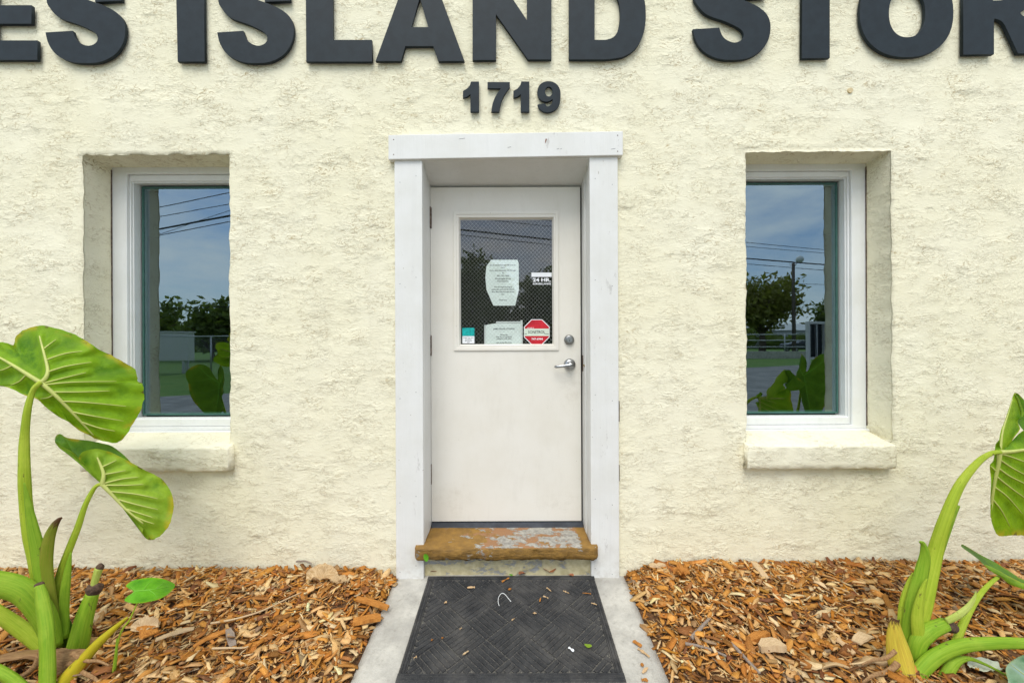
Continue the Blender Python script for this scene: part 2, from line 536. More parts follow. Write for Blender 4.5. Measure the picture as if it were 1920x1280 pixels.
M['white_body'] = simple('white_vehicle_paint', (0.55, 0.56, 0.54), 0.3, var=0.03)
M['dark_body'] = simple('dark_vehicle_paint', (0.05, 0.06, 0.075), 0.25, var=0.05)
M['tyre'] = simple('tyre_rubber', (0.02, 0.02, 0.02), 0.8)
M['wind'] = simple('dark_vehicle_glass', (0.02, 0.025, 0.03), 0.1)
M['metal_wall'] = simple('pale_metal_cladding', (0.60, 0.63, 0.64), 0.5, var=0.06)
M['plastic'] = simple('white_plastic', (0.75, 0.76, 0.74), 0.35, var=0.03)

t = NT('grass'); v = t.obj()
M['grass'] = t.done(t.bsdf(t.mix(t.ss(t.noise(v, 0.9, 6, 0.7), 0.3, 0.7), (0.07, 0.17, 0.02), (0.13, 0.21, 0.04)), 0.9, t.bump(t.noise(v, 30, 4), 0.6, 0.05)))

t = NT('concrete'); v = t.obj()
c = t.mix(t.ss(t.noise(v, 6, 6, 0.65), 0.3, 0.72), (0.56, 0.54, 0.475), (0.38, 0.365, 0.325))
c = t.mix(t.ss(t.noise(v, 3.6, 6, 0.75), 0.46, 0.68, 0, 0.65), c, (0.27, 0.255, 0.22))
c = t.mix(t.ss(t.noise(v, 45, 5, 0.75), 0.52, 0.72, 0, 0.5), c, (0.24, 0.225, 0.19))
c = t.mix(t.ss(t.noise(v, 160, 3, 0.7), 0.66, 0.74, 0, 0.5), c, (0.16, 0.15, 0.14))
M['concrete'] = t.done(t.bsdf(c, 0.88, t.bump(t.noise(v, 110, 6, 0.7), 0.8, 0.005), spec=0.2))

# step paint: ochre, worn through a brown coat to bare grey concrete on the right half
t = NT('step_paint'); v = t.obj()
x = t.xyz(v, 0); y = t.xyz(v, 1)
wv = t.vadd(v, t.noisecol(v, 14, 3), 0.05)
pn = t.noise(t.mapping(wv, scale=(0.8, 1.4, 1.4)), 12, 7, 0.66)
bias = t.math('MULTIPLY', t.ss(x, -0.36, 0.06), t.ss(x, 0.42, 0.34))
front = t.ss(y, -0.058, -0.050)
bare = t.ss(t.math('ADD', pn, t.math('MULTIPLY', t.math('MULTIPLY', bias, front), 0.15)), 0.622, 0.637)
brown = t.ss(t.math('ADD', t.noise(wv, 7, 6, 0.6), t.math('MULTIPLY', t.math('MULTIPLY', bias, front), 0.26)), 0.60, 0.65)
och = t.mix(t.ss(t.noise(v, 18, 5), 0.3, 0.7), (0.30, 0.165, 0.034), (0.205, 0.112, 0.026))
c = t.mix(t.math('MULTIPLY', brown, 0.9), och, (0.30, 0.155, 0.075))
grey = t.mix(t.ss(t.noise(v, 32, 6, 0.7), 0.35, 0.65), (0.40, 0.38, 0.32), (0.22, 0.205, 0.18))
c = t.mix(bare, c, grey)
rg = t.ss(y, -0.052, -0.058)
c = t.mix(t.math('MULTIPLY', rg, t.ss(t.noise(t.mapping(v, scale=(0.35, 1, 1.5)), 55, 6, 0.7), 0.45, 0.62)), c, (0.16, 0.088, 0.02))
hh = t.math('ADD', t.math('MULTIPLY', bare, -0.5), t.math('MULTIPLY', t.noise(t.mapping(v, scale=(0.4, 1, 1.3)), 55, 7, 0.72), t.math('ADD', 0.7, t.math('MULTIPLY', rg, 3.0))))
M['step'] = t.done(t.bsdf(c, 0.62, t.bump(hh, 0.55, 0.006), spec=0.35))

t = NT('riser_paint'); v = t.obj()
pm = t.ss(t.noise(t.mapping(t.vadd(v, t.noisecol(v, 20, 2), 0.03), scale=(0.6, 1, 1.3)), 15, 6, 0.68), 0.38, 0.47)
c = t.mix(pm, (0.33, 0.33, 0.32), t.mix(t.ss(t.noise(v, 30, 4), 0.3, 0.7), (0.66, 0.59, 0.36), (0.50, 0.43, 0.24)))
M['riser'] = t.done(t.bsdf(c, 0.8, t.bump(t.math('ADD', pm, t.noise(v, 70, 5)), 0.5, 0.005)))

t = NT('mat_rubber'); v = t.obj()
n = t.noise(v, 22, 6, 0.7)
c = t.mix(t.ss(n, 0.3, 0.75), (0.016, 0.017, 0.019), (0.042, 0.043, 0.044))
c = t.mix(t.ss(t.noise(v, 420, 2, 0.7), 0.55, 0.72, 0, 0.6), c, (0.19, 0.175, 0.15))
c = t.mix(t.math('MULTIPLY', t.ss(t.noise(v, 5, 5, 0.65), 0.42, 0.7), 0.35), c, (0.15, 0.14, 0.125))
M['rubber'] = t.done(t.bsdf(c, 0.85, t.bump(t.noise(v, 500, 3), 0.6, 0.002), spec=0.25))
t = NT('mat_groove'); v = t.obj()
c = t.mix(t.ss(t.noise(v, 260, 3, 0.7), 0.45, 0.7), (0.055, 0.055, 0.053), (0.24, 0.22, 0.18))
M['groove'] = t.done(t.bsdf(c, 0.95, t.bump(t.noise(v, 500, 3), 0.6, 0.002), spec=0.1))

# wood chips: colour per chip + grain along the chip
t = NT('wood_chip'); v = t.uv()
ca = t.attr('Col', False)
gr = t.noise(t.mapping(v, scale=(1.0, 9.0, 1.0)), 2.2, 5, 0.65)
c = t.mix(t.ss(gr, 0.32, 0.68), t.mix(0.45, ca, (0.03, 0.015, 0.006), 'MULTIPLY'), ca)
c = t.mix(t.ss(gr, 0.52, 0.75, 0, 0.30), c, (0.72, 0.52, 0.30))
M['chip'] = t.done(t.bsdf(c, 0.75, t.bump(gr, 0.6, 0.002), spec=0.2))
t = NT('mulch_soil'); v = t.obj()
c = t.mix(t.ss(t.noise(v, 60, 6, 0.7), 0.3, 0.7), (0.05, 0.024, 0.010), (0.20, 0.095, 0.035))
M['soil'] = t.done(t.bsdf(c, 0.95, t.bump(t.noise(v, 90, 5), 0.8, 0.02)))


def wood(name, col, col2, scale=30):
    t = NT(name); v = t.uv()
    gr = t.noise(t.mapping(v, scale=(1.0, 8.0, 1.0)), 2.4, 6, 0.65)
    c = t.mix(t.ss(gr, 0.3, 0.7), col2, col)
    return t.done(t.bsdf(c, 0.75, t.bump(gr, 0.6, 0.003), spec=0.2))


M['w_orange'] = wood('orange_wood', (0.55, 0.24, 0.05), (0.26, 0.09, 0.015))
M['w_tan'] = wood('tan_wood', (0.66, 0.47, 0.27), (0.42, 0.26, 0.12))
M['w_pale'] = wood('pale_wood', (0.60, 0.45, 0.27), (0.44, 0.30, 0.16))
M['w_grey'] = wood('grey_wood', (0.34, 0.28, 0.23), (0.17, 0.13, 0.10))
M['dry_leaf'] = wood('dry_leaf', (0.36, 0.22, 0.10), (0.17, 0.085, 0.035))
M['dry_pale'] = wood('dry_pale_leaf', (0.60, 0.44, 0.25), (0.36, 0.22, 0.09))

M['leaf_under'] = mat_leaf('leaf_underside', (0.125, 0.285, 0.005), (0.20, 0.38, 0.008))
M['leaf_pale'] = mat_leaf('leaf_pale', (0.17, 0.32, 0.018), (0.25, 0.41, 0.025))
M['leaf_top'] = mat_leaf('leaf_upper', (0.05, 0.17, 0.010), (0.10, 0.24, 0.015), (0.4, 0.30, 0.02), 0.25)
M['leaf_bright'] = mat_leaf('leaf_bright', (0.07, 0.33, 0.012), (0.12, 0.40, 0.015), (0.30, 0.45, 0.01), 0.3)
M['leaf_blue'] = mat_leaf('leaf_bluish', (0.22, 0.36, 0.22), (0.28, 0.42, 0.27), (0.3, 0.4, 0.15), 0.25)
M['vein'] = simple('leaf_vein', (0.46, 0.50, 0.13), 0.45, var=0.08)
M['vein_bright'] = simple('bright_vein', (0.16, 0.42, 0.03), 0.45, var=0.08)
M['stalk'] = mat_stalk('stalk', (0.32, 0.45, 0.022), (0.44, 0.55, 0.045))
M['stalk_deep'] = mat_stalk('stalk_deep', (0.19, 0.36, 0.016), (0.30, 0.46, 0.030))
M['stalk_dark'] = mat_stalk('stalk_dark', (0.08, 0.19, 0.012), (0.13, 0.26, 0.015))
M['stalk_pale'] = mat_stalk('stalk_pale', (0.42, 0.52, 0.08), (0.52, 0.60, 0.14))
M['stalk_yellow'] = mat_stalk('stalk_yellow', (0.50, 0.50, 0.02), (0.56, 0.40, 0.02))
M['sheath_brown'] = mat_stalk('sheath_brown_edge', (0.20, 0.29, 0.014), (0.26, 0.27, 0.03), 0.20)
M['sheath_yellow'] = mat_stalk('sheath_yellow', (0.74, 0.63, 0.07), (0.58, 0.40, 0.05), 0.13)
M['cut'] = simple('dry_cut', (0.085, 0.05, 0.03), 0.9, var=0.5, scale=90, bump=0.6, bscale=160)
M['crown'] = mat_leaf('tree_leaf', (0.055, 0.105, 0.02), (0.12, 0.165, 0.035), (0.09, 0.10, 0.02), 0.3)
M['crown_olive'] = mat_leaf('tree_leaf_olive', (0.075, 0.115, 0.02), (0.19, 0.18, 0.035), (0.14, 0.12, 0.02), 0.3)

# ------------------------------------------------------------------ setting: ground, lot, walk, beds
GZ = -0.135
mobj('ground', [(-320, -320, GZ - .02), (320, -320, GZ - .02), (320, 320, GZ - .02), (-320, 320, GZ - .02)], [(0, 1, 2, 3)], M['grass'], origin=(0, 0, GZ - .02), kind='structure')
mobj('parking_lot', [(-22, -1.75, GZ), (-22.2, -2.1, GZ), (13.2, -18.9, GZ), (60, -41.4, GZ), (60, -1.75, GZ)], [(0, 1, 2, 3, 4)], M['asphalt'], origin=(0, 0, GZ), kind='structure')


def walk_z(y): return SLOPE * y


WX0, WX1 = -0.655, 0.625
xs = np.linspace(WX0, WX1, 40); ys = np.linspace(0.06, -1.78, 60)
XX, YY = np.meshgrid(xs, ys)
edge = np.minimum(XX - WX0, WX1 - XX)
ZZ = SLOPE * YY + fbm(XX * 5, YY * 5, 3) * 0.003 - 0.006 * np.exp(-edge / 0.012)
vv = np.stack([XX, YY, ZZ], -1).reshape(-1, 3)
ff = []
nx, ny = len(xs), len(ys)
for j in range(ny - 1):
    for i in range(nx - 1):
        a = j * nx + i; ff.append((a, a + nx, a + nx + 1, a + 1))
skirt = []
loop = [(0, i) for i in range(nx)] + [(j, nx - 1) for j in range(1, ny)] + [(ny - 1, i) for i in range(nx - 2, -1, -1)] + [(j, 0) for j in range(ny - 2, 0, -1)]
ids = [j * nx + i for j, i in loop]
b0 = len(vv)
vv = np.vstack([vv, vv[ids] - np.array([0, 0, 0.12])])
for k in range(len(ids)):
    n = (k + 1) % len(ids)
    ff.append((ids[k], ids[n], b0 + n, b0 + k))
mobj('concrete_walk', vv, ff, M['concrete'], origin=(0, 0, 0), smooth=True, kind='structure')


def bed_z(x, y):
    """surface of the mulch: level with the walk at its edge, heaped a little against the wall"""
    x = np.asarray(x, float); y = np.asarray(y, float)
    side = np.where(x < 0, WX0 - x, x - WX1)
    rise = np.where(x < 0, 0.042, 0.066) * np.clip(side / 0.16, 0, 1)
    heap = 0.012 * np.exp(y / 0.18)
    return SLOPE * y + rise - 0.004 + heap + 0.018 * fbm(x * 2.6, y * 2.6, 11, 3) * np.clip(side / 0.3, 0, 1)


for sgn, (bx0, bx1) in ((-1, (-5.2, WX0 + .004)), (1, (WX1 - .004, 5.2))):
    xs = np.concatenate([np.linspace(bx0, bx1, 90)]); ys = np.linspace(0.10, -1.76, 36)
    XX, YY = np.meshgrid(xs, ys)
    ZZ = bed_z(XX, YY) - 0.012
    vv = np.stack([XX, YY, ZZ], -1).reshape(-1, 3)
    nx, ny = len(xs), len(ys)
    ff = [(j * nx + i, (j + 1) * nx + i, (j + 1) * nx + i + 1, j * nx + i + 1) for j in range(ny - 1) for i in range(nx - 1)]
    mobj('soil_bed', vv, ff, M['soil'], origin=(sgn * 3, 0, 0), smooth=True, kind='structure')

# ------------------------------------------------------------------ building
bld = empty('storage_building', (0, 0, 0), 'cream stucco storage building with a white door between two deep windows', 'building')
LW = dict(x0=-2.415, x1=-1.590, z0=0.745, z1=2.375)
RW = dict(x0=1.320, x1=2.141, z0=0.742, z1=2.378)
DW = dict(x0=-0.560, x1=0.500, z0=-0.3, z1=2.400)
REVEAL = 0.20


def axis(lo, hi, flo, fhi, fine, coarse, keys):
    a = list(np.arange(lo, flo, coarse)) + list(np.arange(flo, fhi, fine)) + list(np.arange(fhi, hi + 1e-6, coarse))
    a = [t for t in a if all(abs(t - k) > fine * 0.55 for k in keys)] + list(keys)
    return np.array(sorted(a))


ax = axis(-6.2, 6.2, -3.2, 3.2, 0.018, 0.15, [LW['x0'], LW['x1'], RW['x0'], RW['x1'], DW['x0'], DW['x1']])
az = axis(-0.3, 4.3, -0.1, 2.75, 0.018, 0.15, [LW['z0'], LW['z1'], RW['z0'], RW['z1'], DW['z1']])
XX, ZZ = np.meshgrid(ax, az)
relief = lambda x, z: fbm(x * 3.0, z * 5, 21, 4) * 0.004 + np.abs(fbm(x * 11, z * 19, 41, 3)) * 0.004
YY = -relief(XX, ZZ)
nx, nz = len(ax), len(az)
vid = np.arange(nx * nz).reshape(nz, nx)
V = [XX.copy(), YY, ZZ.copy()]
faces = []
inside = np.zeros((nz - 1, nx - 1), bool)
cx = (ax[:-1] + ax[1:]) / 2; cz = (az[:-1] + az[1:]) / 2
for w in (LW, RW, DW):
    inside |= ((cx[None, :] > w['x0']) & (cx[None, :] < w['x1']) & (cz[:, None] > w['z0']) & (cz[:, None] < w['z1']))
extra = []


def wob(s, seed): return float(vnoise(s * 9, seed * 3.7, seed) * 0.008 + vnoise(s * 31, seed, seed + 5) * 0.006 + vnoise(s * 80, seed, seed + 9) * 0.003)


for wi, w in enumerate((LW, RW, DW)):
    i0 = int(np.argmin(abs(ax - w['x0']))); i1 = int(np.argmin(abs(ax - w['x1'])))
    j0 = int(np.argmin(abs(az - w['z0']))); j1 = int(np.argmin(abs(az - w['z1'])))
    ringv = [(j, i0) for j in range(j0, j1)] + [(j1, i) for i in range(i0, i1)] + [(j, i1) for j in range(j1, j0, -1)] + [(j0, i) for i in range(i1, i0, -1)]
    prev = [int(vid[j, i]) for j, i in ringv]
    base = []
    for j, i in ringv:
        dx = dz = 0.0
        if wi < 2:
            if i == i0: dx = wob(az[j], 3 + wi)
            if i == i1: dx = wob(az[j], 13 + wi)
            if j == j1: dz = wob(ax[i], 23 + wi)
            V[0][j, i] += dx; V[2][j, i] += dz
            V[1][j, i] = 0.005
        base.append((V[0][j, i], V[2][j, i], i, j))
    start = nx * nz + len(extra)
    rows = [0.016, 0.05, 0.1, 0.15, REVEAL + 0.1]
    prevrow = prev
    for yr in rows:
        row = []
        for (x, z, i, j) in base:
            fade = max(0.0, 1 - yr / 0.12)
            x2 = ax[i] + (x - ax[i]) * fade; z2 = az[j] + (z - az[j]) * fade
            rr = float(fbm(yr * 9 + i, z * 9 + x * 9, 31 + wi, 3)) * 0.003
            if i == i0: x2 -= 0.002 - rr
            if i == i1: x2 += 0.002 - rr
            if j == j1: z2 += 0.002 - rr
            row.append(nx * nz + len(extra)); extra.append((x2, yr, z2))
        n = len(base)
        for k in range(n):
            k2 = (k + 1) % n
            faces.append((prevrow[k], prevrow[k2], row[k2], row[k]))
        prevrow = row
vv = np.vstack([np.stack(V, -1).reshape(-1, 3), np.array(extra)])
for j in range(nz - 1):
    for i in range(nx - 1):
        if not inside[j, i]:
            faces.append((int(vid[j, i]), int(vid[j, i + 1]), int(vid[j + 1, i + 1]), int(vid[j + 1, i])))
used = sorted({i for f in faces for i in f}); remap = {o: n for n, o in enumerate(used)}
faces = [tuple(remap[i] for i in f) for f in faces]
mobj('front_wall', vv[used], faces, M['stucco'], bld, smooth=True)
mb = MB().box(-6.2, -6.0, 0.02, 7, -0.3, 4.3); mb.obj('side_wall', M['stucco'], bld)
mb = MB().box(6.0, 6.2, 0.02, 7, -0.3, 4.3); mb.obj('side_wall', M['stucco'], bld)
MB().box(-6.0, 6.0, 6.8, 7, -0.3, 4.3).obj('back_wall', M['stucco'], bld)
MB().box(-6.2, 6.2, 0.0, 7, 4.305, 4.45).obj('roof', M['steel'], bld)
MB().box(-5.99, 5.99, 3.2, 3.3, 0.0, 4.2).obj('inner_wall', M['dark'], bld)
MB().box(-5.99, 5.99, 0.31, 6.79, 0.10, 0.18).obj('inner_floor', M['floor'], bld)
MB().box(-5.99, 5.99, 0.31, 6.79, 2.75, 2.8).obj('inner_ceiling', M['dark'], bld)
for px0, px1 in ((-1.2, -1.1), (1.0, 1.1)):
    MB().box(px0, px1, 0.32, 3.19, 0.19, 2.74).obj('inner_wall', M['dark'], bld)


# sills
def sill(x0, x1, wx0, wx1, zt, zb, seed):
    nxs = 70
    xs = np.linspace(x0, x1, nxs)
    prof = [(0.02, zb + 0.002), (-0.041, zb), (-0.0455, zb + 0.004), (-0.047, zb + 0.03), (-0.046, zb + 0.06), (-0.047, zt - 0.012), (-0.0455, zt - 0.003), (-0.041, zt - .0003), (-0.02, zt + 0.003), (0.05, zt + 0.02), (0.11, zt + 0.034), (0.24, zt + 0.054)]
    vs = []; fs = []
    for i, x in enumerate(xs):
        for k, (y, z) in enumerate(prof):
            j = float(fbm(x * 14, k * 3.1, seed, 3))
            j2 = float(fbm(x * 40, k * 5.1, seed + 3, 2))
            e = 1.0
            xx = x
            if y > 0.0 and k > 1: xx = min(max(x, wx0 + 0.001), wx1 - 0.001)
            if i in (0, nxs - 1) and k in (1, 2, 6, 7): y = y * 0.93
            vs.append((xx + (j2 * 0.006 if i in (0, nxs - 1) else 0), y + j * 0.004 + j2 * 0.004, z + (j * 0.004 + j2 * 0.003) * (1 if k < 8 else 0.4)))
    n = len(prof)
    for i in range(nxs - 1):
        for k in range(n - 1):
            a = i * n + k; fs.append((a, a + n, a + n + 1, a + 1))
    fs.append(tuple(range(0, n))); fs.append(tuple(reversed(range((nxs - 1) * n, nxs * n))))
    o = mobj('window_sill', vs, fs, M['stucco_sill'], bld, smooth=True)
    return o


sill(P(150, 850, -.045).x, P(437, 850, -.045).x - .022, LW['x0'], LW['x1'], 0.737, P(300, 884, -.045).z, 5)
sill(P(1397, 850, -.045).x + .014, P(1681, 850, -.045).x, RW['x0'], RW['x1'], 0.734, P(1540, 879, -.045).z, 9)


YF, YS, YG = 0.170, 0.186, 0.248       # outer frame, sash and glass planes


def window(glass, sash, frame, foot_z):
    """rects (x0,x1,z0,z1): glass opening at YG, sash outline at YS, frame outline at YF"""
    w = MB().ring(frame, sash, YF, 0.295).obj('window', M['vinyl'], bld, bevel=0.003)
    g = glass
    si = (sash[0] + .0010, sash[1] - .0010, sash[2] + .0010, sash[3] - .0010)
    MB().ring(si, (g[0] - .016, g[1] + .016, g[2] - .016, g[3] + .016), YS, 0.285).obj('sash', M['vinyl'], w, bevel=0.005)
    MB().ring((g[0] - .0158, g[1] + .0158, g[2] - .0158, g[3] + .0158), (g[0] - .009, g[1] + .009, g[2] - .009, g[3] + .009), YS + .012, YG + .01, -0.006).obj('glazing_bead', M['vinyl'], w)
    MB().ring((g[0] - .004, g[1] + .004, g[2] - .004, g[3] + .004), (g[0] + .006, g[1] - .006, g[2] + .006, g[3] - .006), YG - .004, YG + .003).obj('gasket', M['gasket'], w)
    MB().box(g[0] - .003, g[1] + .003, YG, YG + .003, g[2] - .003, g[3] + .003).obj('pane', M['glass'], w)
    MB().ring((g[0] - .004, g[1] + .004, g[2] - .004, g[3] + .004), (g[0] + .012, g[1] - .012, g[2] + .012, g[3] - .012), YG + .008, YG + .022).obj('spacer', M['gasket'], w)
    MB().box(frame[0], frame[1], 0.150, 0.20, foot_z, frame[2] - .001).obj('frame_foot', M['vinyl'], w, bevel=0.004)
    return w


yg = YG
a = P(268, 352, yg); b = P(268, 777, yg)
window((a.x, -1.700, b.z, a.z), (P(238, 500, YF).x, -1.60, P(250, 801, YF).z, P(250, 326, YF).z), (LW['x0'] - .004, -1.52, P(250, 807, YF).z, LW['z1'] + .004), 0.735)
a = P(1568, 344, yg); b = P(1568, 773, yg)
window((1.425, a.x, b.z, a.z), (1.325, P(1597, 500, YF).x, P(1580, 797, YF).z, P(1580, 319, YF).z), (1.25, RW['x1'] + .004, P(1580, 803, YF).z, RW['z1'] + .004), 0.735)

# caulk line down the sides of the window frames (dark gap)
MB().box(LW['x0'] - .0025, LW['x0'] + .0015, 0.163, 0.169, 0.80, 2.36).obj('caulk_joint', M['rust'], bld)
MB().box(RW['x1'] - .0015, RW['x1'] + .0025, 0.163, 0.169, 0.80, 2.36).obj('caulk_joint', M['rust'], bld)

# small patched plug in the stucco, upper right
pl = P(1594, 170, -0.004)
MB().disc((pl.x, pl.z), 0.014, -0.008, 0.0, 14).obj('plug', simple('plug_patch', (0.64, 0.52, 0.30), 0.8), bld)

for (y0, y1) in ((752, 790), (872, 902)):
    a = P(1160.5, y0, -.012); b = P(1160.5, y1, -.012)
    MB().box(a.x - .002, a.x + .004, -.010, .004, b.z, a.z).obj('caulk_gap', M['bark'], bld)
# door trim
TY = -0.024
jl0, jl1 = P(741, 700, TY).x, P(793, 700, TY).x
jr0, jr1 = P(1107, 700, TY).x, P(1160, 700, TY).x
ztrim = P(950, 296, TY).z
MB().box(jl0, jl1, TY, 0.03, -0.012, P(767, 299, TY).z).obj('trim_board', M['trim'], bld, bevel=0.003)
MB().box(jr0, jr1, TY, 0.03, -0.010, P(1133, 291, TY).z).obj('trim_board', M['trim'], bld, bevel=0.003)
LY = -0.040
q = [P(728, 253, LY), P(1168, 246, LY), P(1168, 291, LY), P(728, 299, LY)]
vs = [tuple(p) for p in q] + [(p.x, 0.028, p.z) for p in q]
lint = mobj('lintel_board', vs, [(3, 2, 1, 0), (4, 5, 6, 7), (0, 1, 5, 4), (1, 2, 6, 5), (2, 3, 7, 6), (3, 0, 4, 7)], M['trim'], bld, bevel=0.003)
rs = P(1023, 264, LY - .0015)
rb = MB()
rb.tube([(rs.x + .004, LY - .0012, rs.z + .010), (rs.x + .001, LY - .0016, rs.z + .002), (rs.x - .002, LY - .0014, rs.z - .012)], [.0035, .003, .0015], 6, 0.5)
rb.obj('rust_stain', simple('rust_mark', (0.22, 0.065, 0.02), 0.8, var=0.4), lint)
for (px, py, ln) in ((955, 276, .010), (1046, 279, .006), (1150, 279, .012), (866, 260, .016), (1052, 279, .004)):
    c = P(px, py, LY - .001)
    MB().tube([(c.x - ln, LY - .0006, c.z - .002), (c.x + ln, LY - .0006, c.z + .002)], .0012, 5, 0.5).obj('paint_chip', M['lock'], lint)

for (px, py) in ((738, 262), (738, 290), (1158, 254), (1158, 284)):
    c = P(px, py, LY)
    MB().disc((c.x, c.z), .0032, LY - .0008, LY + .002, 8).obj('nail', M['rust'], lint)
for px in (752, 782, 1118, 1150):
    for py in (330, 520, 735, 930, 1060):
        c = P(px + (py * 7 % 5) - 2, py + (px * 3 % 17), TY)
        MB().disc((c.x, c.z), .0024, TY - .0006, TY + .002, 8).obj('nail', M['lock'], bld)
DY = 0.20          # door face
dx0, dx1 = P(808, 660, DY).x, P(1089, 660, DY).x
dz0, dz1 = P(950, 977, DY).z, P(950, 351, DY).z
# jamb liners and soffit, running back from the trim to the door frame
MB().box(jl1 - .03, jl1 - .0015, 0.0305, 0.26, 0.02, 2.45).obj('jamb_liner', M['liner'], bld)
MB().box(jl1 - .03, jl1 - .0035, TY + .004, 0.030, 0.12, 2.33).obj('jamb_liner', M['liner'], bld)
MB().box(jr0 + .0035, jr0 + .03, TY + .004, 0.030, 0.12, 2.33).obj('jamb_liner', M['liner'], bld)
MB().box(jr0 + .0015, jr0 + .03, 0.0305, 0.115, 0.02, 2.45).obj('jamb_liner', M['liner'], bld)
MB().box(jr0 - .0045, jr0 + .03, 0.1155, 0.26, 0.02, 2.45).obj('jamb_liner', M['liner'], bld)
zs = P(950, 296, TY).z - 0.004
zb = dz1 + 0.004
vs = [(jl1 - .0012, TY + .004, zs), (jr0 + .0012, TY + .004, zs), (jr0 + .0012, 0.26, zb - 0.002), (jl1 - .0012, 0.26, zb - 0.002),
      (jl1 - .0012, TY + .004, zs + .03), (jr0 + .0012, TY + .004, zs + .03), (jr0 + .0012, 0.26, zs + .03), (jl1 - .0012, 0.26, zs + .03)]
mobj('soffit', vs, [(0, 1, 2, 3), (7, 6, 5, 4), (4, 5, 1, 0), (5, 6, 2, 1), (6, 7, 3, 2), (7, 4, 0, 3)], M['liner'], bld)

# door
gx0, gx1 = P(863, 520, DY).x, P(1036, 520, DY).x
gz1, gz0 = P(950, 410, DY).z, P(950, 645, DY).z
fx0, fx1 = P(851, 520, DY).x, P(1047, 520, DY).x
fz1, fz0 = P(950, 397, DY).z, P(950, 657, DY).z
door = MB().ring((dx0, dx1, dz0, dz1), (fx0 + .006, fx1 - .006, fz0 + .006, fz1 - .006), DY, DY + .044).obj('door', M['door'], bld, bevel=0.0025)
MB().ring((fx0, fx1, fz0, fz1), (fx0 + .018, fx1 - .018, fz0 + .018, fz1 - .018), DY - .008, DY + .002).obj('glazing_frame', M['door'], door, bevel=0.002)
MB().ring((fx0 + .017, fx1 - .017, fz0 + .017, fz1 - .017), (gx0 - .008, gx1 + .008, gz0 - .008, gz1 + .008), DY - .004, DY + .02, 0.008).obj('glazing_bead', M['door'], door)
MB().ring((fx0 + .0065, fx1 - .0065, fz0 + .0065, fz1 - .0065), (gx0 - .001, gx1 + .001, gz0 - .001, gz1 + .001), DY + .0245, DY + .040).obj('inner_bead', M['door'], door)
MB().box(gx0 - .002, gx1 + .002, DY + .0205, DY + .0235, gz0 - .002, gz1 + .002).obj('pane', M['door_glass'], door)
# diagonal wire mesh in the glass
wm = MB()
step = 0.0242
W_, H_ = gx1 - gx0, gz1 - gz0
asp = 1.06
for sg in (1, -1):
    k = -60
    while k < 90:
        c0 = gx0 + k * step
        pts = []
        # line x = c0 + sg*(z-gz0)/asp
        za, zb2 = gz0, gz1
        def X(z): return c0 + sg * (z - gz0) / asp
        lo, hi = za, zb2
        if sg > 0:
            lo = max(lo, gz0 + (gx0 - c0) * asp); hi = min(hi, gz0 + (gx1 - c0) * asp)
        else:
            lo = max(lo, gz0 + (c0 - gx1) * asp); hi = min(hi, gz0 + (c0 - gx0) * asp)
        if hi - lo > 0.004:
            wm.tube([(X(lo), DY + .0222 + sg * .0003, lo), (X(hi), DY + .0222 + sg * .0003, hi)], 0.00042, 3, cap=False)
        k += 1
wm.obj('wire_mesh', M['wire'], door, kind='stuff')

# hinges, lock, handle
for (y0, y1) in ((389, 428), (629, 667), (870, 908)):
    a = P(806, y0, DY - .006); b = P(806, y1, DY - .006)
    h = MB()
    L = a.z - b.z
    for k in range(5):
        z0 = b.z + L * k / 5 + .001; z1 = b.z + L * (k + 1) / 5 - .001
        h.tube([(a.x, DY - .006, z0), (a.x, DY - .006, z1)], .0085, 10)
    h.tube([(a.x, DY - .006, a.z + .001), (a.x, DY - .006, a.z + .005), (a.x, DY - .006, a.z + .008)], [.0045, .0055, .002], 10)
    hg = h.obj('hinge', M['rust'], door, smooth=True)
    MB().box(a.x, a.x + .010, DY - .0022, DY + .001, b.z, a.z).obj('hinge_leaf', M['rust'], hg)
c = P(1067, 637, DY)
dbolt = MB().disc((c.x, c.z), .03, 0, 0, 32, [(.031, DY + .001), (.031, DY - .006), (.027, DY - .016), (.0215, DY - .019)]).obj('deadbolt', M['lock'], door, smooth=True)
MB().disc((c.x, c.z), .016, 0, 0, 24, [(.0165, DY - .0185), (.0165, DY - .0215), (.0155, DY - .0225)]).obj('lock_cylinder', M['chrome'], dbolt)
MB().box(c.x - .0014, c.x + .0014, DY - .0235, DY - .022, c.z - .009, c.z + .001).obj('keyhole', M['black'], dbolt)
c = P(1068, 683, DY)
hd = MB().disc((c.x, c.z), .035, 0, 0, 36, [(.036, DY + .001), (.036, DY - .005), (.033, DY - .013), (.025, DY - .020), (.016, DY - .024), (.0135, DY - .045)]).obj('lever_handle', M['chrome'], door, smooth=True)
tip = P(1043, 688, DY - .05)
lv = MB()
p0 = Vector((c.x + .004, DY - .048, c.z - .002)); p3 = Vector((tip.x, DY - .046, tip.z + .001))
lv.tube([p0 + Vector((.012, 0, .001)), p0, p0.lerp(p3, .3), p0.lerp(p3, .6), p0.lerp(p3, .9), p3 + Vector((-.004, .008, 0)), p3 + Vector((-.006, .014, 0))],
        [.0105, .0125, .0105, .0085, .0082, .0085, .006], 14, 0.75)
lv.obj('lever', M['chrome'], hd, smooth=True)
MB().disc((c.x + .006, c.z - .001), .0075, 0, 0, 18, [(.0075, DY - .054), (.0075, DY - .0600), (.006, DY - .0608)]).obj('lock_cylinder', M['lock'], hd)
MB().box(c.x + .002, c.x + .010, DY - .0622, DY - .0605, c.z - .0020, c.z).obj('keyhole', M['black'], hd)
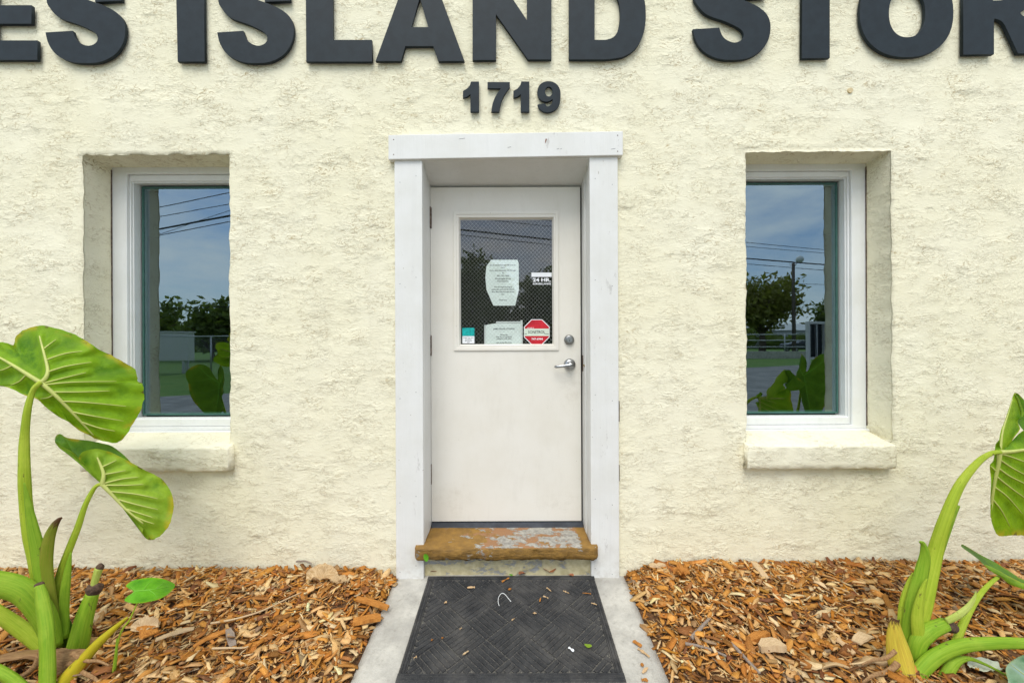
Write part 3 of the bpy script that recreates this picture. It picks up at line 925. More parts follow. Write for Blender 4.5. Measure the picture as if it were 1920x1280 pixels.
# strike plate, latch scar and dark gap at the right jamb
a = P(1091, 666, DY - .02); b = P(1091, 696, DY - .02)
MB().box(jr0 - .0065, jr0 - .004, DY - .03, DY + .01, b.z, a.z).obj('strike_plate', M['rust'], bld)
a = P(1097, 685, 0.14)
MB().tube([(jr0 - .004, 0.15, a.z + .004), (jr0 - .007, 0.135, a.z + .001), (jr0 - .005, 0.12, a.z - .006)], [.003, .005, .002], 7).obj('latch_scar', simple('brass_scar', (0.30, 0.22, 0.09), 0.5, 0.5), bld)
MB().box(dx1 + .0005, jr0 - .0052, DY + .02, DY + .03, dz0 - .02, dz1 + .002).obj('weather_strip', M['black'], bld)
MB().box(jl1 - .0012, dx0 - .0004, DY + .02, DY + .03, dz0 - .02, dz1 + .002).obj('weather_strip', M['black'], bld)
# dark threshold strip
za = P(950, 979, DY - .005).z; zb_ = P(950, 988, DY - .03).z
MB().add([(jl1 + .001, DY - .032, zb_ - .03), (jr0 - .006, DY - .032, zb_ - .03), (jr0 - .006, DY + .06, zb_ - .03), (jl1 + .001, DY + .06, zb_ - .03),
          (jl1 + .001, DY - .032, zb_), (jr0 - .006, DY - .032, zb_), (jr0 - .006, DY - .002, za), (jl1 + .001, DY - .002, za), (jr0 - .006, DY + .06, za), (jl1 + .001, DY + .06, za)],
         [(0, 1, 5, 4), (4, 5, 6, 7), (7, 6, 8, 9), (1, 2, 8, 6, 5), (0, 4, 7, 9, 3), (2, 3, 9, 8), (0, 3, 2, 1)]).obj('threshold', M['threshold'], bld, bevel=0.002)

# doorstep: thick rounded slab, wider nosing lapping over the trim
nose = -0.060
zf = P(950, 1028, nose).z; zfb = P(950, 1050, nose).z
zbk = P(950, 988, DY - .03).z - .002
sx0, sx1 = P(777, 1035, nose).x, P(1122, 1035, nose).x
prof = [(0.0, zfb + .004), (-.03, zfb + .001), (nose + .008, zfb), (nose + .001, zfb + .004), (nose - .001, zfb + .024), (nose, zf - .012), (nose + .003, zf - .003), (nose + .010, zf + .001), (-.0265, zf + .004)]
prof2 = [(-.022, zf + .0045), (0.03, zf + (zbk - zf) * .3), (0.09, zf + (zbk - zf) * .55), (0.14, zf + (zbk - zf) * .78), (DY - .031, zbk), (DY + .02, zbk)]
nxs = 110
vs = []; fs = []
allp = prof + prof2
for i in range(nxs):
    u = i / (nxs - 1)
    for k, (y, z) in enumerate(allp):
        if k < len(prof): x = sx0 + (sx1 - sx0) * u
        else: x = (jl1 + .001) + (jr0 - .006 - jl1 - .001) * u
        n1 = float(fbm(x * 16, k * 2.7, 51, 4)); n2 = float(fbm(x * 55, k * 4.1, 57, 2))
        amp = 1.0 if 1 <= k <= 6 else 0.25
        edge = min(u, 1 - u) * (sx1 - sx0)
        rnd = 0.012 * max(0, 1 - edge / .014) ** 2 if 2 <= k <= 6 else 0
        vs.append((x, y + rnd + amp * (n1 * .007 + n2 * .004), z + amp * (n1 * .007 + n2 * .004) + (rnd * .6 if k in (2, 3) else (-rnd * .5 if k in (5, 6) else 0))))
n = len(allp)
for i in range(nxs - 1):
    for k in range(n - 1):
        a = i * n + k; fs.append((a, a + n, a + n + 1, a + 1))
fs.append(tuple(range(0, n))); fs.append(tuple(reversed(range((nxs - 1) * n, nxs * n))))
mobj('doorstep', vs, fs, M['step'], bld, smooth=True)
# riser under it
xs = np.linspace(jl1 - .02, jr0 + .02, 60); zs_ = np.linspace(-0.06, zfb + .012, 10)
vs = [(x, 0.004 - float(fbm(x * 12, z * 20, 61)) * .008, z) for z in zs_ for x in xs]
fs = [(j * 60 + i, j * 60 + i + 1, (j + 1) * 60 + i + 1, (j + 1) * 60 + i) for j in range(9) for i in range(59)]
mobj('step_riser', vs, fs, M['riser'], bld, smooth=True)

# ------------------------------------------------------------------ letters
LET_Y = -0.027


def glyph(name, loops, parent, depth=0.017, Y=LET_Y, label=None):
    cu = bpy.data.curves.new(name, 'CURVE'); cu.dimensions = '2D'; cu.fill_mode = 'BOTH'
    cu.extrude = depth / 2 - .0009; cu.bevel_depth = 0.0009; cu.bevel_resolution = 1; cu.offset = -0.0009
    for lp in loops:
        s = cu.splines.new('POLY'); s.points.add(len(lp) - 1); s.use_cyclic_u = True
        for i, (px, py) in enumerate(lp):
            p = P(px, py, Y); s.points[i].co = (p.x, p.z, 0, 1)
    o = bpy.data.objects.new(name, cu); COL.objects.link(o)
    dg = bpy.context.evaluated_depsgraph_get(); dg.update()
    me = bpy.data.meshes.new_from_object(o.evaluated_get(dg))
    bpy.data.objects.remove(o)
    v = np.zeros(len(me.vertices) * 3); me.vertices.foreach_get('co', v); v = v.reshape(-1, 3)
    org = ORG[parent.name]
    w = np.stack([v[:, 0] - org.x, -v[:, 2] + Y + depth / 2 - org.y, v[:, 1] - org.z], -1)
    me.vertices.foreach_set('co', w.ravel()); me.update()
    me.materials.clear(); me.materials.append(M['slate'])
    me.name = name
    ob = bpy.data.objects.new(name, me)
    return finish(ob, parent, label=label)


def smoothpoly(pts, n=5):
    """pts with optional third element 1 = corner"""
    k = len(pts); out = []
    arr = [np.array(p[:2], float) for p in pts]; cr = [len(p) > 2 for p in pts]
    for i in range(k):
        a, b, c, d = arr[(i - 1) % k], arr[i], arr[(i + 1) % k], arr[(i + 2) % k]
        if cr[i]: a = b
        if cr[(i + 1) % k]: d = c
        if cr[i] and cr[(i + 1) % k]: out.append(b); continue
        for t in np.linspace(0, 1, n, endpoint=False):
            out.append(0.5 * ((2 * b) + (c - a) * t + (2 * a - 5 * b + 4 * c - d) * t * t + (3 * b - a - 3 * c + d) * t ** 3))
    return [tuple(p) for p in out]


S0 = [(85, 61, 1), (91, 83), (106, 103), (132, 116), (160, 119), (190, 116), (216, 102), (231, 80), (235, 55), (229, 35), (213, 20), (190, 9), (165, 0), (147, -9), (139, -18), (143, -28), (155, -33), (168, -31), (176, -20), (178, 4, 1), (228, 2, 1), (224, -22), (210, -44), (188, -56), (160, -60), (130, -56), (105, -43), (91, -22), (87, 0), (93, 15), (112, 34), (148, 47), (175, 60), (183, 71), (179, 81), (166, 86), (152, 82), (142, 73), (136, 58, 1)]


def S_at(x0, x1, bottom):
    return smoothpoly([(x0 + (p[0] - 85) * (x1 - x0) / 150.0, p[1] + bottom - 119, *p[2:]) for p in S0])


def ell(cx, cy, rx, ry, n=44, p=2.25):
    out = []
    for i in range(n):
        a = 2 * math.pi * i / n
        c, s = math.cos(a), math.sin(a)
        out.append((cx + rx * math.copysign(abs(c) ** (2 / p), c), cy + ry * math.copysign(abs(s) ** (2 / p), s)))
    return out


sign = empty('wall_sign', tuple(P(960, 115, -.01)), 'large dark slate raised lettering across the top of the cream wall', 'sign')
glyph('letter', [[(-62, -58), (64, -58), (64, -21), (-8, -21), (-8, 10), (59, 10), (59, 45), (-8, 45), (-8, 76), (70, 76), (70, 113), (-62, 113)]], sign, label='letter E cut by the left edge')
glyph('letter', [S_at(85, 235, 119)], sign, label='letter S after the E')
glyph('letter', [[(329, -55), (382, -55), (384, 116), (333, 116)]], sign, label='letter I')
glyph('letter', [S_at(407, 551, 119)], sign, label='letter S after the I')
glyph('letter', [[(573, -55), (623, -55), (624, 75), (697, 75), (698, 116), (574, 116)]], sign, label='letter L')
glyph('letter', [[(766, -55), (809, -55), (871, 115), (822, 115), (812, 87), (760, 87), (752, 115), (704, 115)], [(771, 51), (803, 51), (787, -4)]], sign, label='letter A')
glyph('letter', [[(886, -56), (925, -56), (988, 38), (988, -56), (1034, -56), (1034, 112), (990, 112), (930, 27), (930, 113), (886, 113)]], sign, label='letter N')
glyph('letter', [smoothpoly([(1067, -56, 1), (1128, -56, 1), (1165, -51), (1193, -34), (1207, -6), (1211, 28), (1207, 62), (1193, 90), (1168, 107), (1135, 112, 1), (1067, 112, 1)], 4),
                 smoothpoly([(1115, -20, 1), (1130, -20, 1), (1148, -15), (1159, 0), (1163, 28), (1159, 56), (1150, 70), (1135, 75, 1), (1115, 75, 1)], 4)], sign, label='letter D')
glyph('letter', [S_at(1299, 1445, 113)], sign, label='letter S before the T')
glyph('letter', [[(1455, -62), (1604, -62), (1604, -24), (1556, -24), (1556, 109), (1503, 110), (1504, -24), (1455, -24)]], sign, label='letter T')
glyph('letter', [ell(1700, 24, 88, 84), ell(1701, 25, 34, 45)], sign, label='letter O')
glyph('letter', [smoothpoly([(1807, -66, 1), (1880, -66, 1), (1915, -60), (1938, -42), (1943, -15), (1934, 10), (1914, 24), (1924, 34), (1936, 52), (1966, 100, 1), (1909, 101, 1), (1890, 60), (1880, 42), (1868, 36), (1864, 36, 1), (1864, 102, 1), (1806, 103, 1)], 4),
                 smoothpoly([(1862, -32, 1), (1878, -32, 1), (1888, -27), (1891, -15), (1887, -3), (1877, 1, 1), (1862, 1, 1)], 4)], sign, label='letter R cut by the right edge')

num = empty('house_number', tuple(P(960, 210, -.01)), 'small dark slate number 1719 on the stucco above the door', 'house number')
D1 = [(883, 153), (898, 153), (898, 210), (882, 210), (882, 177), (875, 182), (868, 184), (868, 171), (876, 166), (881, 160)]
glyph('digit', [D1], num, 0.014, -0.024)
glyph('digit', [smoothpoly([(914, 154, 1), (956, 154, 1), (956, 164, 1), (945, 179), (939, 195), (936, 210, 1), (921, 210, 1), (924, 193), (931, 177), (939, 166, 1), (914, 166, 1)], 3)], num, 0.014, -0.024)
glyph('digit', [[(x + 94.5, y) for x, y in D1]], num, 0.014, -0.024)
glyph('digit', [smoothpoly([(1051, 178), (1050, 192), (1045, 203), (1036, 209), (1026, 211), (1016, 208), (1010, 202), (1008, 196, 1), (1022, 194, 1), (1025, 199), (1030, 199), (1035, 193), (1036, 186, 1), (1030, 190), (1022, 191), (1013, 187), (1008, 178), (1008, 168), (1013, 158), (1023, 153), (1034, 153), (1044, 158), (1050, 168)], 3),
                ell(1029, 172, 7, 9, 18, 2)], num, 0.014, -0.024)

# ------------------------------------------------------------------ notices and stickers on the door glass
dg0 = None


def text(name, body, size, cx, cz, Y, mat, parent, bold=0.0, xscale=1.0, fit=None):
    cu = bpy.data.curves.new(name, 'FONT'); cu.body = body; cu.size = size; cu.align_x = 'CENTER'; cu.align_y = 'CENTER'
    cu.offset = bold; cu.resolution_u = 2
    o = bpy.data.objects.new(name, cu); COL.objects.link(o)
    dg = bpy.context.evaluated_depsgraph_get(); dg.update()
    me = bpy.data.meshes.new_from_object(o.evaluated_get(dg)); bpy.data.objects.remove(o)
    v = np.zeros(len(me.vertices) * 3); me.vertices.foreach_get('co', v); v = v.reshape(-1, 3)
    if fit: xscale = fit / max(1e-6, v[:, 0].max() - v[:, 0].min())
    org = ORG[parent.name]
    w = np.stack([v[:, 0] * xscale + cx - org.x, np.full(len(v), Y - org.y), v[:, 1] + cz - org.z], -1)
    me.vertices.foreach_set('co', w.ravel()); me.update()
    me.materials.clear(); me.materials.append(mat); me.name = name
    return finish(bpy.data.objects.new(name, me), parent)


def plate(name, pts, Y, mat, parent=None, thick=0.0006, **kw):
    """flat printed sheet with outline in photo pixels at depth Y"""
    q = [P(px, py, Y) for px, py in pts]; n = len(q)
    vs = [tuple(p) for p in q] + [(p.x, Y + thick, p.z) for p in q]
    fs = [tuple(reversed(range(n))), tuple(range(n, 2 * n))] + [(i, (i + 1) % n, n + (i + 1) % n, n + i) for i in range(n)]
    return mobj(name, vs, fs, mat, parent, **kw)


PY_ = DY + .0262     # papers taped behind the glass
pap = plate('paper_notice', [(921, 487), (970, 487), (972.5, 493), (973, 543), (966, 573), (925, 573), (912, 543), (910, 520), (912, 499)], PY_, M['paper'],
            label='tall white paper notice with clipped corners taped inside the door glass', cat='notice')
lines = [(497, 49, 'James Island Storage office hours'), (501.5, 8, 'vary.'), (507, 50, 'If you need assistance call Manager'), (511.5, 3, 'at'), (517, 22, '843 - 762 - 7000'), (522.5, 30, 'We apologize for any'), (527, 21, 'inconvenience.'),
         (538, 34, 'The Storage Packages'), (542.5, 43, 'unattended cannot be left with the'), (547, 43, 'office after that are longer at our'), (551.5, 6, 'door'), (562.5, 15, 'Thank you')]
for (py, wpx, s) in lines:
    c = P(943, py, PY_ - .0004)
    text('printed_line', s, .0115, c.x, c.z, PY_ - .0004, M['ink'], pap, .0002, fit=wpx * 2.476 / 750)
pap2 = plate('paper_notice', [(911, 609), (922, 607), (930, 606), (976, 606), (977, 644.8), (911, 644.8)], PY_, M['paper'],
             label='low white paper sign standing on the bottom edge of the door glass', cat='notice')
for (py, wpx, s) in ((616.5, 40, 'JAMES ISLAND STORAGE'), (627.5, 14, 'Please use'), (631.2, 30, 'other door or ring bell for'), (634.8, 28, 'assistance with office'), (642.2, 29, 'open during office hours')):
    c = P(945, py, PY_ - .0004)
    text('printed_line', s, .0125 if py < 620 else .010, c.x, c.z, PY_ - .0004, M['ink'], pap2, .0002, fit=wpx * 2.476 / 750)
hold = MB()
a = P(976, 600, PY_ + .002); b = P(980, 645, PY_ + .002); c = P(908, 609, PY_ + .002)
MB().box(a.x, b.x, PY_ + .0012, PY_ + .006, b.z, a.z).obj('holder_edge', M['vinyl'], pap2)
MB().box(c.x, c.x + .009, PY_ + .0012, PY_ + .006, b.z, c.z).obj('holder_edge', M['vinyl'], pap2)
a = P(930, 602.5, PY_ + .002)
MB().box(a.x, P(976, 603, PY_).x - .0005, PY_ + .0012, PY_ + .005, a.z - .010, a.z).obj('holder_edge', M['vinyl'], pap2)

SY = DY + .0198      # stickers on the outer face
st = plate('surveillance_sticker', [(996.5, 511), (1034.5, 511), (1034.5, 519), (996.5, 519)], SY, M['white'],
           label='white surveillance decal lettered 24 HR at the right edge of the door glass', cat='sticker')
c = P(1016, 525, SY); text('printed_line', '24 HR.', .030, c.x, c.z, SY, M['white'], st, .0011, fit=34 * 2.47 / 750)
c = P(1016, 532.2, SY); text('printed_line', 'SURVEILLANCE', .0145, c.x, c.z, SY, M['white'], st, .0005, fit=34 * 2.47 / 750)
cd = plate('teal_card', [(867, 630), (889.5, 630), (889.5, 643.5), (867, 643.5)], SY, M['white'], label='small teal and white card in the bottom left corner of the door glass', cat='card')
plate('card_header', [(866.8, 614.5), (889.5, 614.5), (889.5, 629.8), (866.8, 629.8)], SY, M['teal'], cd)
for py, s, w_ in ((632.8, 'Smile You Are', 19), (635.8, 'on camera', 12), (638.5, 'all hours', 13), (641.5, 'open', 5)):
    c = P(878.2, py, SY - .0002); text('printed_line', s, .009, c.x, c.z, SY - .0002, M['ink'], cd, .0002, fit=w_ * 2.47 / 750)


def octa(x0, x1, y0, y1, k=0.293):
    w, h = x1 - x0, y1 - y0
    return [(x0 + w * k, y0), (x1 - w * k, y0), (x1, y0 + h * k), (x1, y1 - h * k), (x1 - w * k, y1), (x0 + w * k, y1), (x0, y1 - h * k), (x0, y0 + h * k)]


oc = plate('alarm_sticker', octa(982.5, 1030.5, 598.5, 646), SY, M['white'], label='red octagonal alarm sticker in the bottom right corner of the door glass', cat='sticker')
plate('red_field', octa(983.8, 1029.2, 599.8, 644.7), SY - .0004, M['red'], oc, .0003)
plate('pale_band', [(983.0, 616), (1030.0, 616), (1030.0, 629.6), (983.0, 629.6)], SY - .0008, M['pale_green'], oc, .0003)
c = P(1006, 622.6, SY - .0012); text('printed_line', 'SONITROL', .026, c.x, c.z, SY - .0012, M['ink'], oc, .0003, fit=32 * 2.47 / 750)
plate('printed_rule', [(983.6, 625.4), (988, 625.4), (988, 626.2), (983.6, 626.2)], SY - .0012, M['ink'], oc, .0002)
plate('printed_rule', [(1021, 625.4), (1029, 625.4), (1029, 626.2), (1021, 626.2)], SY - .0012, M['ink'], oc, .0002)
c = P(1007, 635.5, SY - .0010); text('printed_line', '747-6944', .017, c.x, c.z, SY - .0010, M['white'], oc, .0004, fit=21 * 2.47 / 750)
c = P(995, 614.5, SY - .0010); text('printed_line', 'SECURED BY', .006, c.x, c.z, SY - .0010, M['white'], oc, .0002, fit=13 * 2.47 / 750)

# ------------------------------------------------------------------ doormat
MX0, MX1, MY0, MY1 = -0.4715, 0.4500, -0.660, -0.014
mat_root = empty('doormat', (0, MY1, walk_z(MY1)), 'black rubber doormat with a ribbed basket weave lying below the step', 'doormat')
TILT = SLOPE


def mz(y, h): return walk_z(y) + 0.003 + h


def tilt(mb):
    mb.v = [(x, y, mz(y, z)) for x, y, z in mb.v]; return mb


nyy = 24
b = MB()
sub = lambda lo, hi, n: np.linspace(lo, hi, n)
b.box(MX0, MX1, MY0, MY1, 0, 0.0045)
tilt(b).obj('backing', M['groove'], mat_root)
bw = 0.042
for (x0, x1, y0, y1) in ((MX0, MX1, MY0, MY0 + bw), (MX0, MX1, MY1 - bw * .8, MY1), (MX0, MX0 + bw * .8, MY0 + bw + .0005, MY1 - bw * .8 - .0005), (MX1 - bw * .8, MX1, MY0 + bw + .0005, MY1 - bw * .8 - .0005)):
    b = MB()
    horiz = (x1 - x0) > (y1 - y0)
    prof = [(0, .0005), (.12, .006), (.34, .009), (.40, .0065), (.46, .0095), (.72, .0095), (.78, .0065), (.84, .0098), (.97, .0095), (1, .005)]
    vs = []
    for e in (0, 1):
        for (u, h) in prof:
            if horiz:
                uu = u if y0 == MY0 else 1 - u
                vs.append((x0 if e == 0 else x1, y0 + (y1 - y0) * uu, h))
            else:
                uu = u if x0 == MX0 else 1 - u
                vs.append((x0 + (x1 - x0) * uu, y0 if e == 0 else y1, h))
    n = len(prof)
    fs = [(k, k + 1, n + k + 1, n + k) for k in range(n - 1)] + [tuple(range(n)), tuple(reversed(range(n, 2 * n)))]
    b.add(vs, fs)
    tilt(b).obj('border', M['rubber'], mat_root)
ribs = MB()
ix0, ix1, iy0, iy1 = MX0 + bw * .8 + .004, MX1 - bw * .8 - .004, MY0 + bw + .004, MY1 - bw * .8 - .004
TS = 0.142; NR = 6
ca, sa = math.cos(R(45)), math.sin(R(45))


def clipseg(p, q):
    t0, t1 = 0.0, 1.0
    d = (q[0] - p[0], q[1] - p[1])
    for pp, qq in ((-d[0], p[0] - ix0), (d[0], ix1 - p[0]), (-d[1], p[1] - iy0), (d[1], iy1 - p[1])):
        if abs(pp) < 1e-9:
            if qq < 0: return None
        else:
            r = qq / pp
            if pp < 0: t0 = max(t0, r)
            else: t1 = min(t1, r)
    if t1 - t0 < 0.06: return None
    return ((p[0] + d[0] * t0, p[1] + d[1] * t0), (p[0] + d[0] * t1, p[1] + d[1] * t1))


for gi in range(-9, 10):
    for gj in range(-9, 10):
        u0, v0 = gi * TS, gj * TS
        for k in range(NR):
            o_ = (k + .5) / NR * TS
            if (gi + gj) % 2 == 0: p = (u0 + .004, v0 + o_); q = (u0 + TS - .004, v0 + o_)
            else: p = (u0 + o_, v0 + .004); q = (u0 + o_, v0 + TS - .004)
            rot = lambda t_: (t_[0] * ca - t_[1] * sa - .02, t_[0] * sa + t_[1] * ca - .35)
            sgm = clipseg(rot(p), rot(q))
            if not sgm: continue
            (xa, ya), (xb, yb) = sgm
            dx, dy = xb - xa, yb - ya; L = math.hypot(dx, dy); nxx, nyy_ = -dy / L, dx / L
            hw = TS / NR * .45; tw = hw * .74
            hh = .0088 + random.uniform(-.0006, .0006)
            ribs.add([(xa + nxx * hw, ya + nyy_ * hw, .004), (xa - nxx * hw, ya - nyy_ * hw, .004), (xb - nxx * hw, yb - nyy_ * hw, .004), (xb + nxx * hw, yb + nyy_ * hw, .004),
                      (xa + nxx * tw, ya + nyy_ * tw, hh), (xa - nxx * tw, ya - nyy_ * tw, hh), (xb - nxx * tw, yb - nyy_ * tw, hh), (xb + nxx * tw, yb + nyy_ * tw, hh)],
                     [(4, 5, 6, 7), (0, 1, 5, 4), (1, 2, 6, 5), (2, 3, 7, 6), (3, 0, 4, 7)])
tilt(ribs).obj('rib_pattern', M['rubber'], mat_root, kind='stuff')

# ------------------------------------------------------------------ mulch chips
PAL = np.array([(0.46, 0.205, 0.045), (0.52, 0.26, 0.07), (0.40, 0.16, 0.03), (0.58, 0.38, 0.19), (0.64, 0.47, 0.28), (0.30, 0.135, 0.045),
                (0.20, 0.085, 0.03), (0.34, 0.21, 0.11), (0.70, 0.57, 0.40), (0.27, 0.20, 0.15)])
PAL = PAL * np.array([1.14, 1.04, 0.80])
PW = np.array([.17, .16, .10, .15, .11, .09, .08, .05, .07, .02]); PW = PW / PW.sum()


def chips(N, x0, x1, y0, y1, big=1.0, top=0.0):
    """numpy arrays of chip verts (N,16,3), colours, uv"""
    x = rng.uniform(x0, x1, N); y = rng.uniform(y0, y1, N)
    kind = rng.choice(4, N, p=[.50, .29, .15, .06])
    L = np.choose(kind, [rng.uniform(.014, .042, N), rng.uniform(.02, .05, N), rng.uniform(.035, .07, N), rng.uniform(.05, .10, N)]) * big * 1.2
    W = np.choose(kind, [rng.uniform(.0018, .005, N), rng.uniform(.005, .012, N), rng.uniform(.009, .02, N), rng.uniform(.016, .032, N)]) * big * 1.2
    T = np.clip(W * rng.uniform(.15, .4, N), .0010, .005)
    yaw = rng.uniform(0, 2 * np.pi, N)
    pitch = rng.normal(0, .30, N); rollv = rng.normal(0, .38, N)
    curl = rng.normal(0, .22, N)
    st_ = np.array([0, .3, .68, 1.0])
    taper = np.stack([rng.uniform(.15, .9, N), rng.uniform(.8, 1.1, N), rng.uniform(.8, 1.1, N), rng.uniform(.15, .9, N)], 1)
    lx = (st_[None, :] - .5) * L[:, None]
    skew = rng.normal(0, .25, (N, 4)) * W[:, None] * .5
    bend = ((st_[None, :] - .5) ** 2 * 4 - .5) * (curl * L * .35)[:, None]
    loc = np.zeros((N, 4, 4, 3))
    for k, (sy, sz) in enumerate(((-1, -1), (1, -1), (1, 1), (-1, 1))):
        loc[:, :, k, 0] = lx
        loc[:, :, k, 1] = sy * W[:, None] * .5 * taper + skew
        loc[:, :, k, 2] = sz * T[:, None] * .5 + bend
    loc = loc.reshape(N, 16, 3)
    cy, sy_ = np.cos(yaw), np.sin(yaw); cp, sp = np.cos(pitch), np.sin(pitch); cr, sr = np.cos(rollv), np.sin(rollv)
    # roll about x, pitch about y, yaw about z
    X, Y, Z = loc[..., 0], loc[..., 1], loc[..., 2]
    Y, Z = Y * cr[:, None] - Z * sr[:, None], Y * sr[:, None] + Z * cr[:, None]
    X, Z = X * cp[:, None] + Z * sp[:, None], -X * sp[:, None] + Z * cp[:, None]
    X, Y = X * cy[:, None] - Y * sy_[:, None], X * sy_[:, None] + Y * cy[:, None]
    base = bed_z(x, y) + rng.uniform(-.021, .013, N) + top
    Y = Y + y[:, None]
    Y = Y - np.maximum(Y.max(1) + .008, 0)[:, None]
    V = np.stack([X + x[:, None], Y, Z + base[:, None]], -1)
    ci = rng.choice(len(PAL), N, p=PW)
    # colour drifts in patches: some areas greyer, some more orange
    pt = fbm(x * 2.2, y * 2.2, 71, 3)[:, None]
    col = PAL[ci] * (1 + rng.normal(0, .13, (N, 1))) * (1 + .22 * pt)
    col = np.clip(col + rng.normal(0, .006, (N, 3)), .01, .85)
    uvs = np.zeros((N, 16, 2))
    off = rng.uniform(0, 50, (N, 2))
    for s_i in range(4):
        for k in range(4):
            uvs[:, s_i * 4 + k, 0] = off[:, 0] + st_[s_i] * L / .04
            uvs[:, s_i * 4 + k, 1] = off[:, 1] + (k / 3.0) * np.maximum(W / .012, .4)
    return V, col, uvs


CF = []
for s_ in range(3):
    for k in range(4):
        a = s_ * 4 + k; b_ = s_ * 4 + (k + 1) % 4
        CF.append((a, b_, b_ + 4, a + 4))
CF += [(3, 2, 1, 0), (12, 13, 14, 15)]
CF = np.array(CF)


def mulch(name, spec, x_org):
    Vs, Cs, Us = [], [], []
    for s_ in spec:
        V, c, u = chips(*s_)
        Vs.append(V); Cs.append(c); Us.append(u)
    V = np.concatenate(Vs); c = np.concatenate(Cs); u = np.concatenate(Us)
    # keep them off the walk apart from a few strays
    mx = V[:, :, 0].mean(1)
    N = len(V)
    faces = (CF[None] + (np.arange(N) * 16)[:, None, None]).reshape(-1, 4)
    cols = np.concatenate([np.repeat(c, 16, 0), np.ones((N * 16, 1))], 1)
    me = bpy.data.meshes.new(name)
    nv, nf = N * 16, len(faces)
    me.vertices.add(nv); me.vertices.foreach_set('co', (V.reshape(-1, 3) - np.array([x_org, 0, 0])).astype(np.float32).ravel())
    me.loops.add(nf * 4); me.loops.foreach_set('vertex_index', faces.astype(np.int32).ravel())
    me.polygons.add(nf); me.polygons.foreach_set('loop_start', np.arange(0, nf * 4, 4, dtype=np.int32))
    me.update(calc_edges=True)
    a = me.color_attributes.new('Col', 'FLOAT_COLOR', 'POINT'); a.data.foreach_set('color', cols.astype(np.float32).ravel())
    l = me.uv_layers.new(name='UVMap'); l.data.foreach_set('uv', u.reshape(-1, 2)[faces.ravel()].astype(np.float32).ravel())
    me.materials.append(M['chip'])
    me.validate()
    o = bpy.data.objects.new(name, me); o.location = (x_org, 0, 0)
    return finish(o, None, label='orange brown wood chip mulch covering the bed %s of the walk' % ('left' if x_org < 0 else 'right'), kind='stuff')


mulch('wood_mulch', [(14500, -3.3, WX0 - .012, -0.95, -0.006), (3600, -3.2, WX0 - .01, -0.16, -0.006), (3600, -5.2, -3.3, -1.0, -.01, 1.3), (3000, -5.0, WX0 - .02, -1.74, -.95, 1.4)], -2)
mulch('wood_mulch', [(14500, WX1 + .012, 3.3, -0.95, -0.006), (3600, WX1 + .01, 3.2, -0.16, -0.006), (3600, 3.3, 5.2, -1.0, -.01, 1.3), (3000, WX1 + .02, 5.0, -1.74, -.95, 1.4)], 2)


# ------------------------------------------------------------------ single pieces of debris that stand out
def chunk(name, px0, py0, px1, py1, wpx, mat, label, cat, z0=.055, thick=.006, arch=.006, jag=.25, group=None, seed=1, onwalk=False):
    """a split wood piece from (px0,py0) to (px1,py1) lying on the bed"""
    rr = random.Random(seed)
    if onwalk: A = G(px0, py0, z0); B = G(px1, py1, z0)
    else:
        A = G(px0, py0, z0); B = G(px1, py1, z0)
        for p in (A, B): p.z = max(p.z, float(bed_z(p.x, p.y)) + .010)
    d = B - A; side = Vector((-d.y, d.x, 0)).normalized()
    wm_ = wpx * (A.y - CY) / F
    n = 6; vs = []; uv = []
    for i in range(n):
        t_ = i / (n - 1)
        c = A.lerp(B, t_) + Vector((0, 0, arch * (1 - (2 * t_ - 1) ** 2) + .003))
        w0 = wm_ * .5 * (1 - jag * abs(2 * t_ - 1) ** 3) * rr.uniform(.85, 1.12)
        w1 = wm_ * .5 * (1 - jag * abs(2 * t_ - 1) ** 3) * rr.uniform(.85, 1.12)
        tl = rr.uniform(-.003, .003)
        for (sg, w_, dz) in ((-1, w0, -thick / 2 + tl), (1, w1, -thick / 2 - tl), (1, w1 * .85, thick / 2 - tl), (-1, w0 * .85, thick / 2 + tl)):
            vs.append(c + side * sg * w_ + Vector((0, 0, dz))); uv.append((t_ * 2 + seed, (sg + 1) * .4 + seed))
    fs = []
    for i in range(n - 1):
        for k in range(4):
            a = i * 4 + k; b_ = i * 4 + (k + 1) % 4
            fs.append((a, b_, b_ + 4, a + 4))
    fs += [(3, 2, 1, 0), tuple((n - 1) * 4 + k for k in range(4))]
    return mobj(name, vs, fs, mat, uvs=uv, label=label, cat=cat, group=group)


def twig(name, pts, wpx, mat, label, cat, z0=.065, flat=1.0):
    q = []
    for (px, py) in pts:
        p = G(px, py, z0); p.z = max(p.z, float(bed_z(p.x, p.y)) + .008) if abs(p.x) > .66 else p.z
        q.append(p)
    arr = catmull([tuple(p) for p in q], 6)
    k = len(arr)
    w_ = wpx * (arr[0][1] - CY) / F / 2
    rad = [w_ * (1.0 - .45 * i / k) for i in range(k)]
    mb = MB().tube(arr.tolist(), rad, 7, flat)
    uv = [(i // 7 * .5, (i % 7) / 7) for i in range(len(mb.v))]
    return mb.obj(name, mat, smooth=True, uvs=uv, label=label, cat=cat)


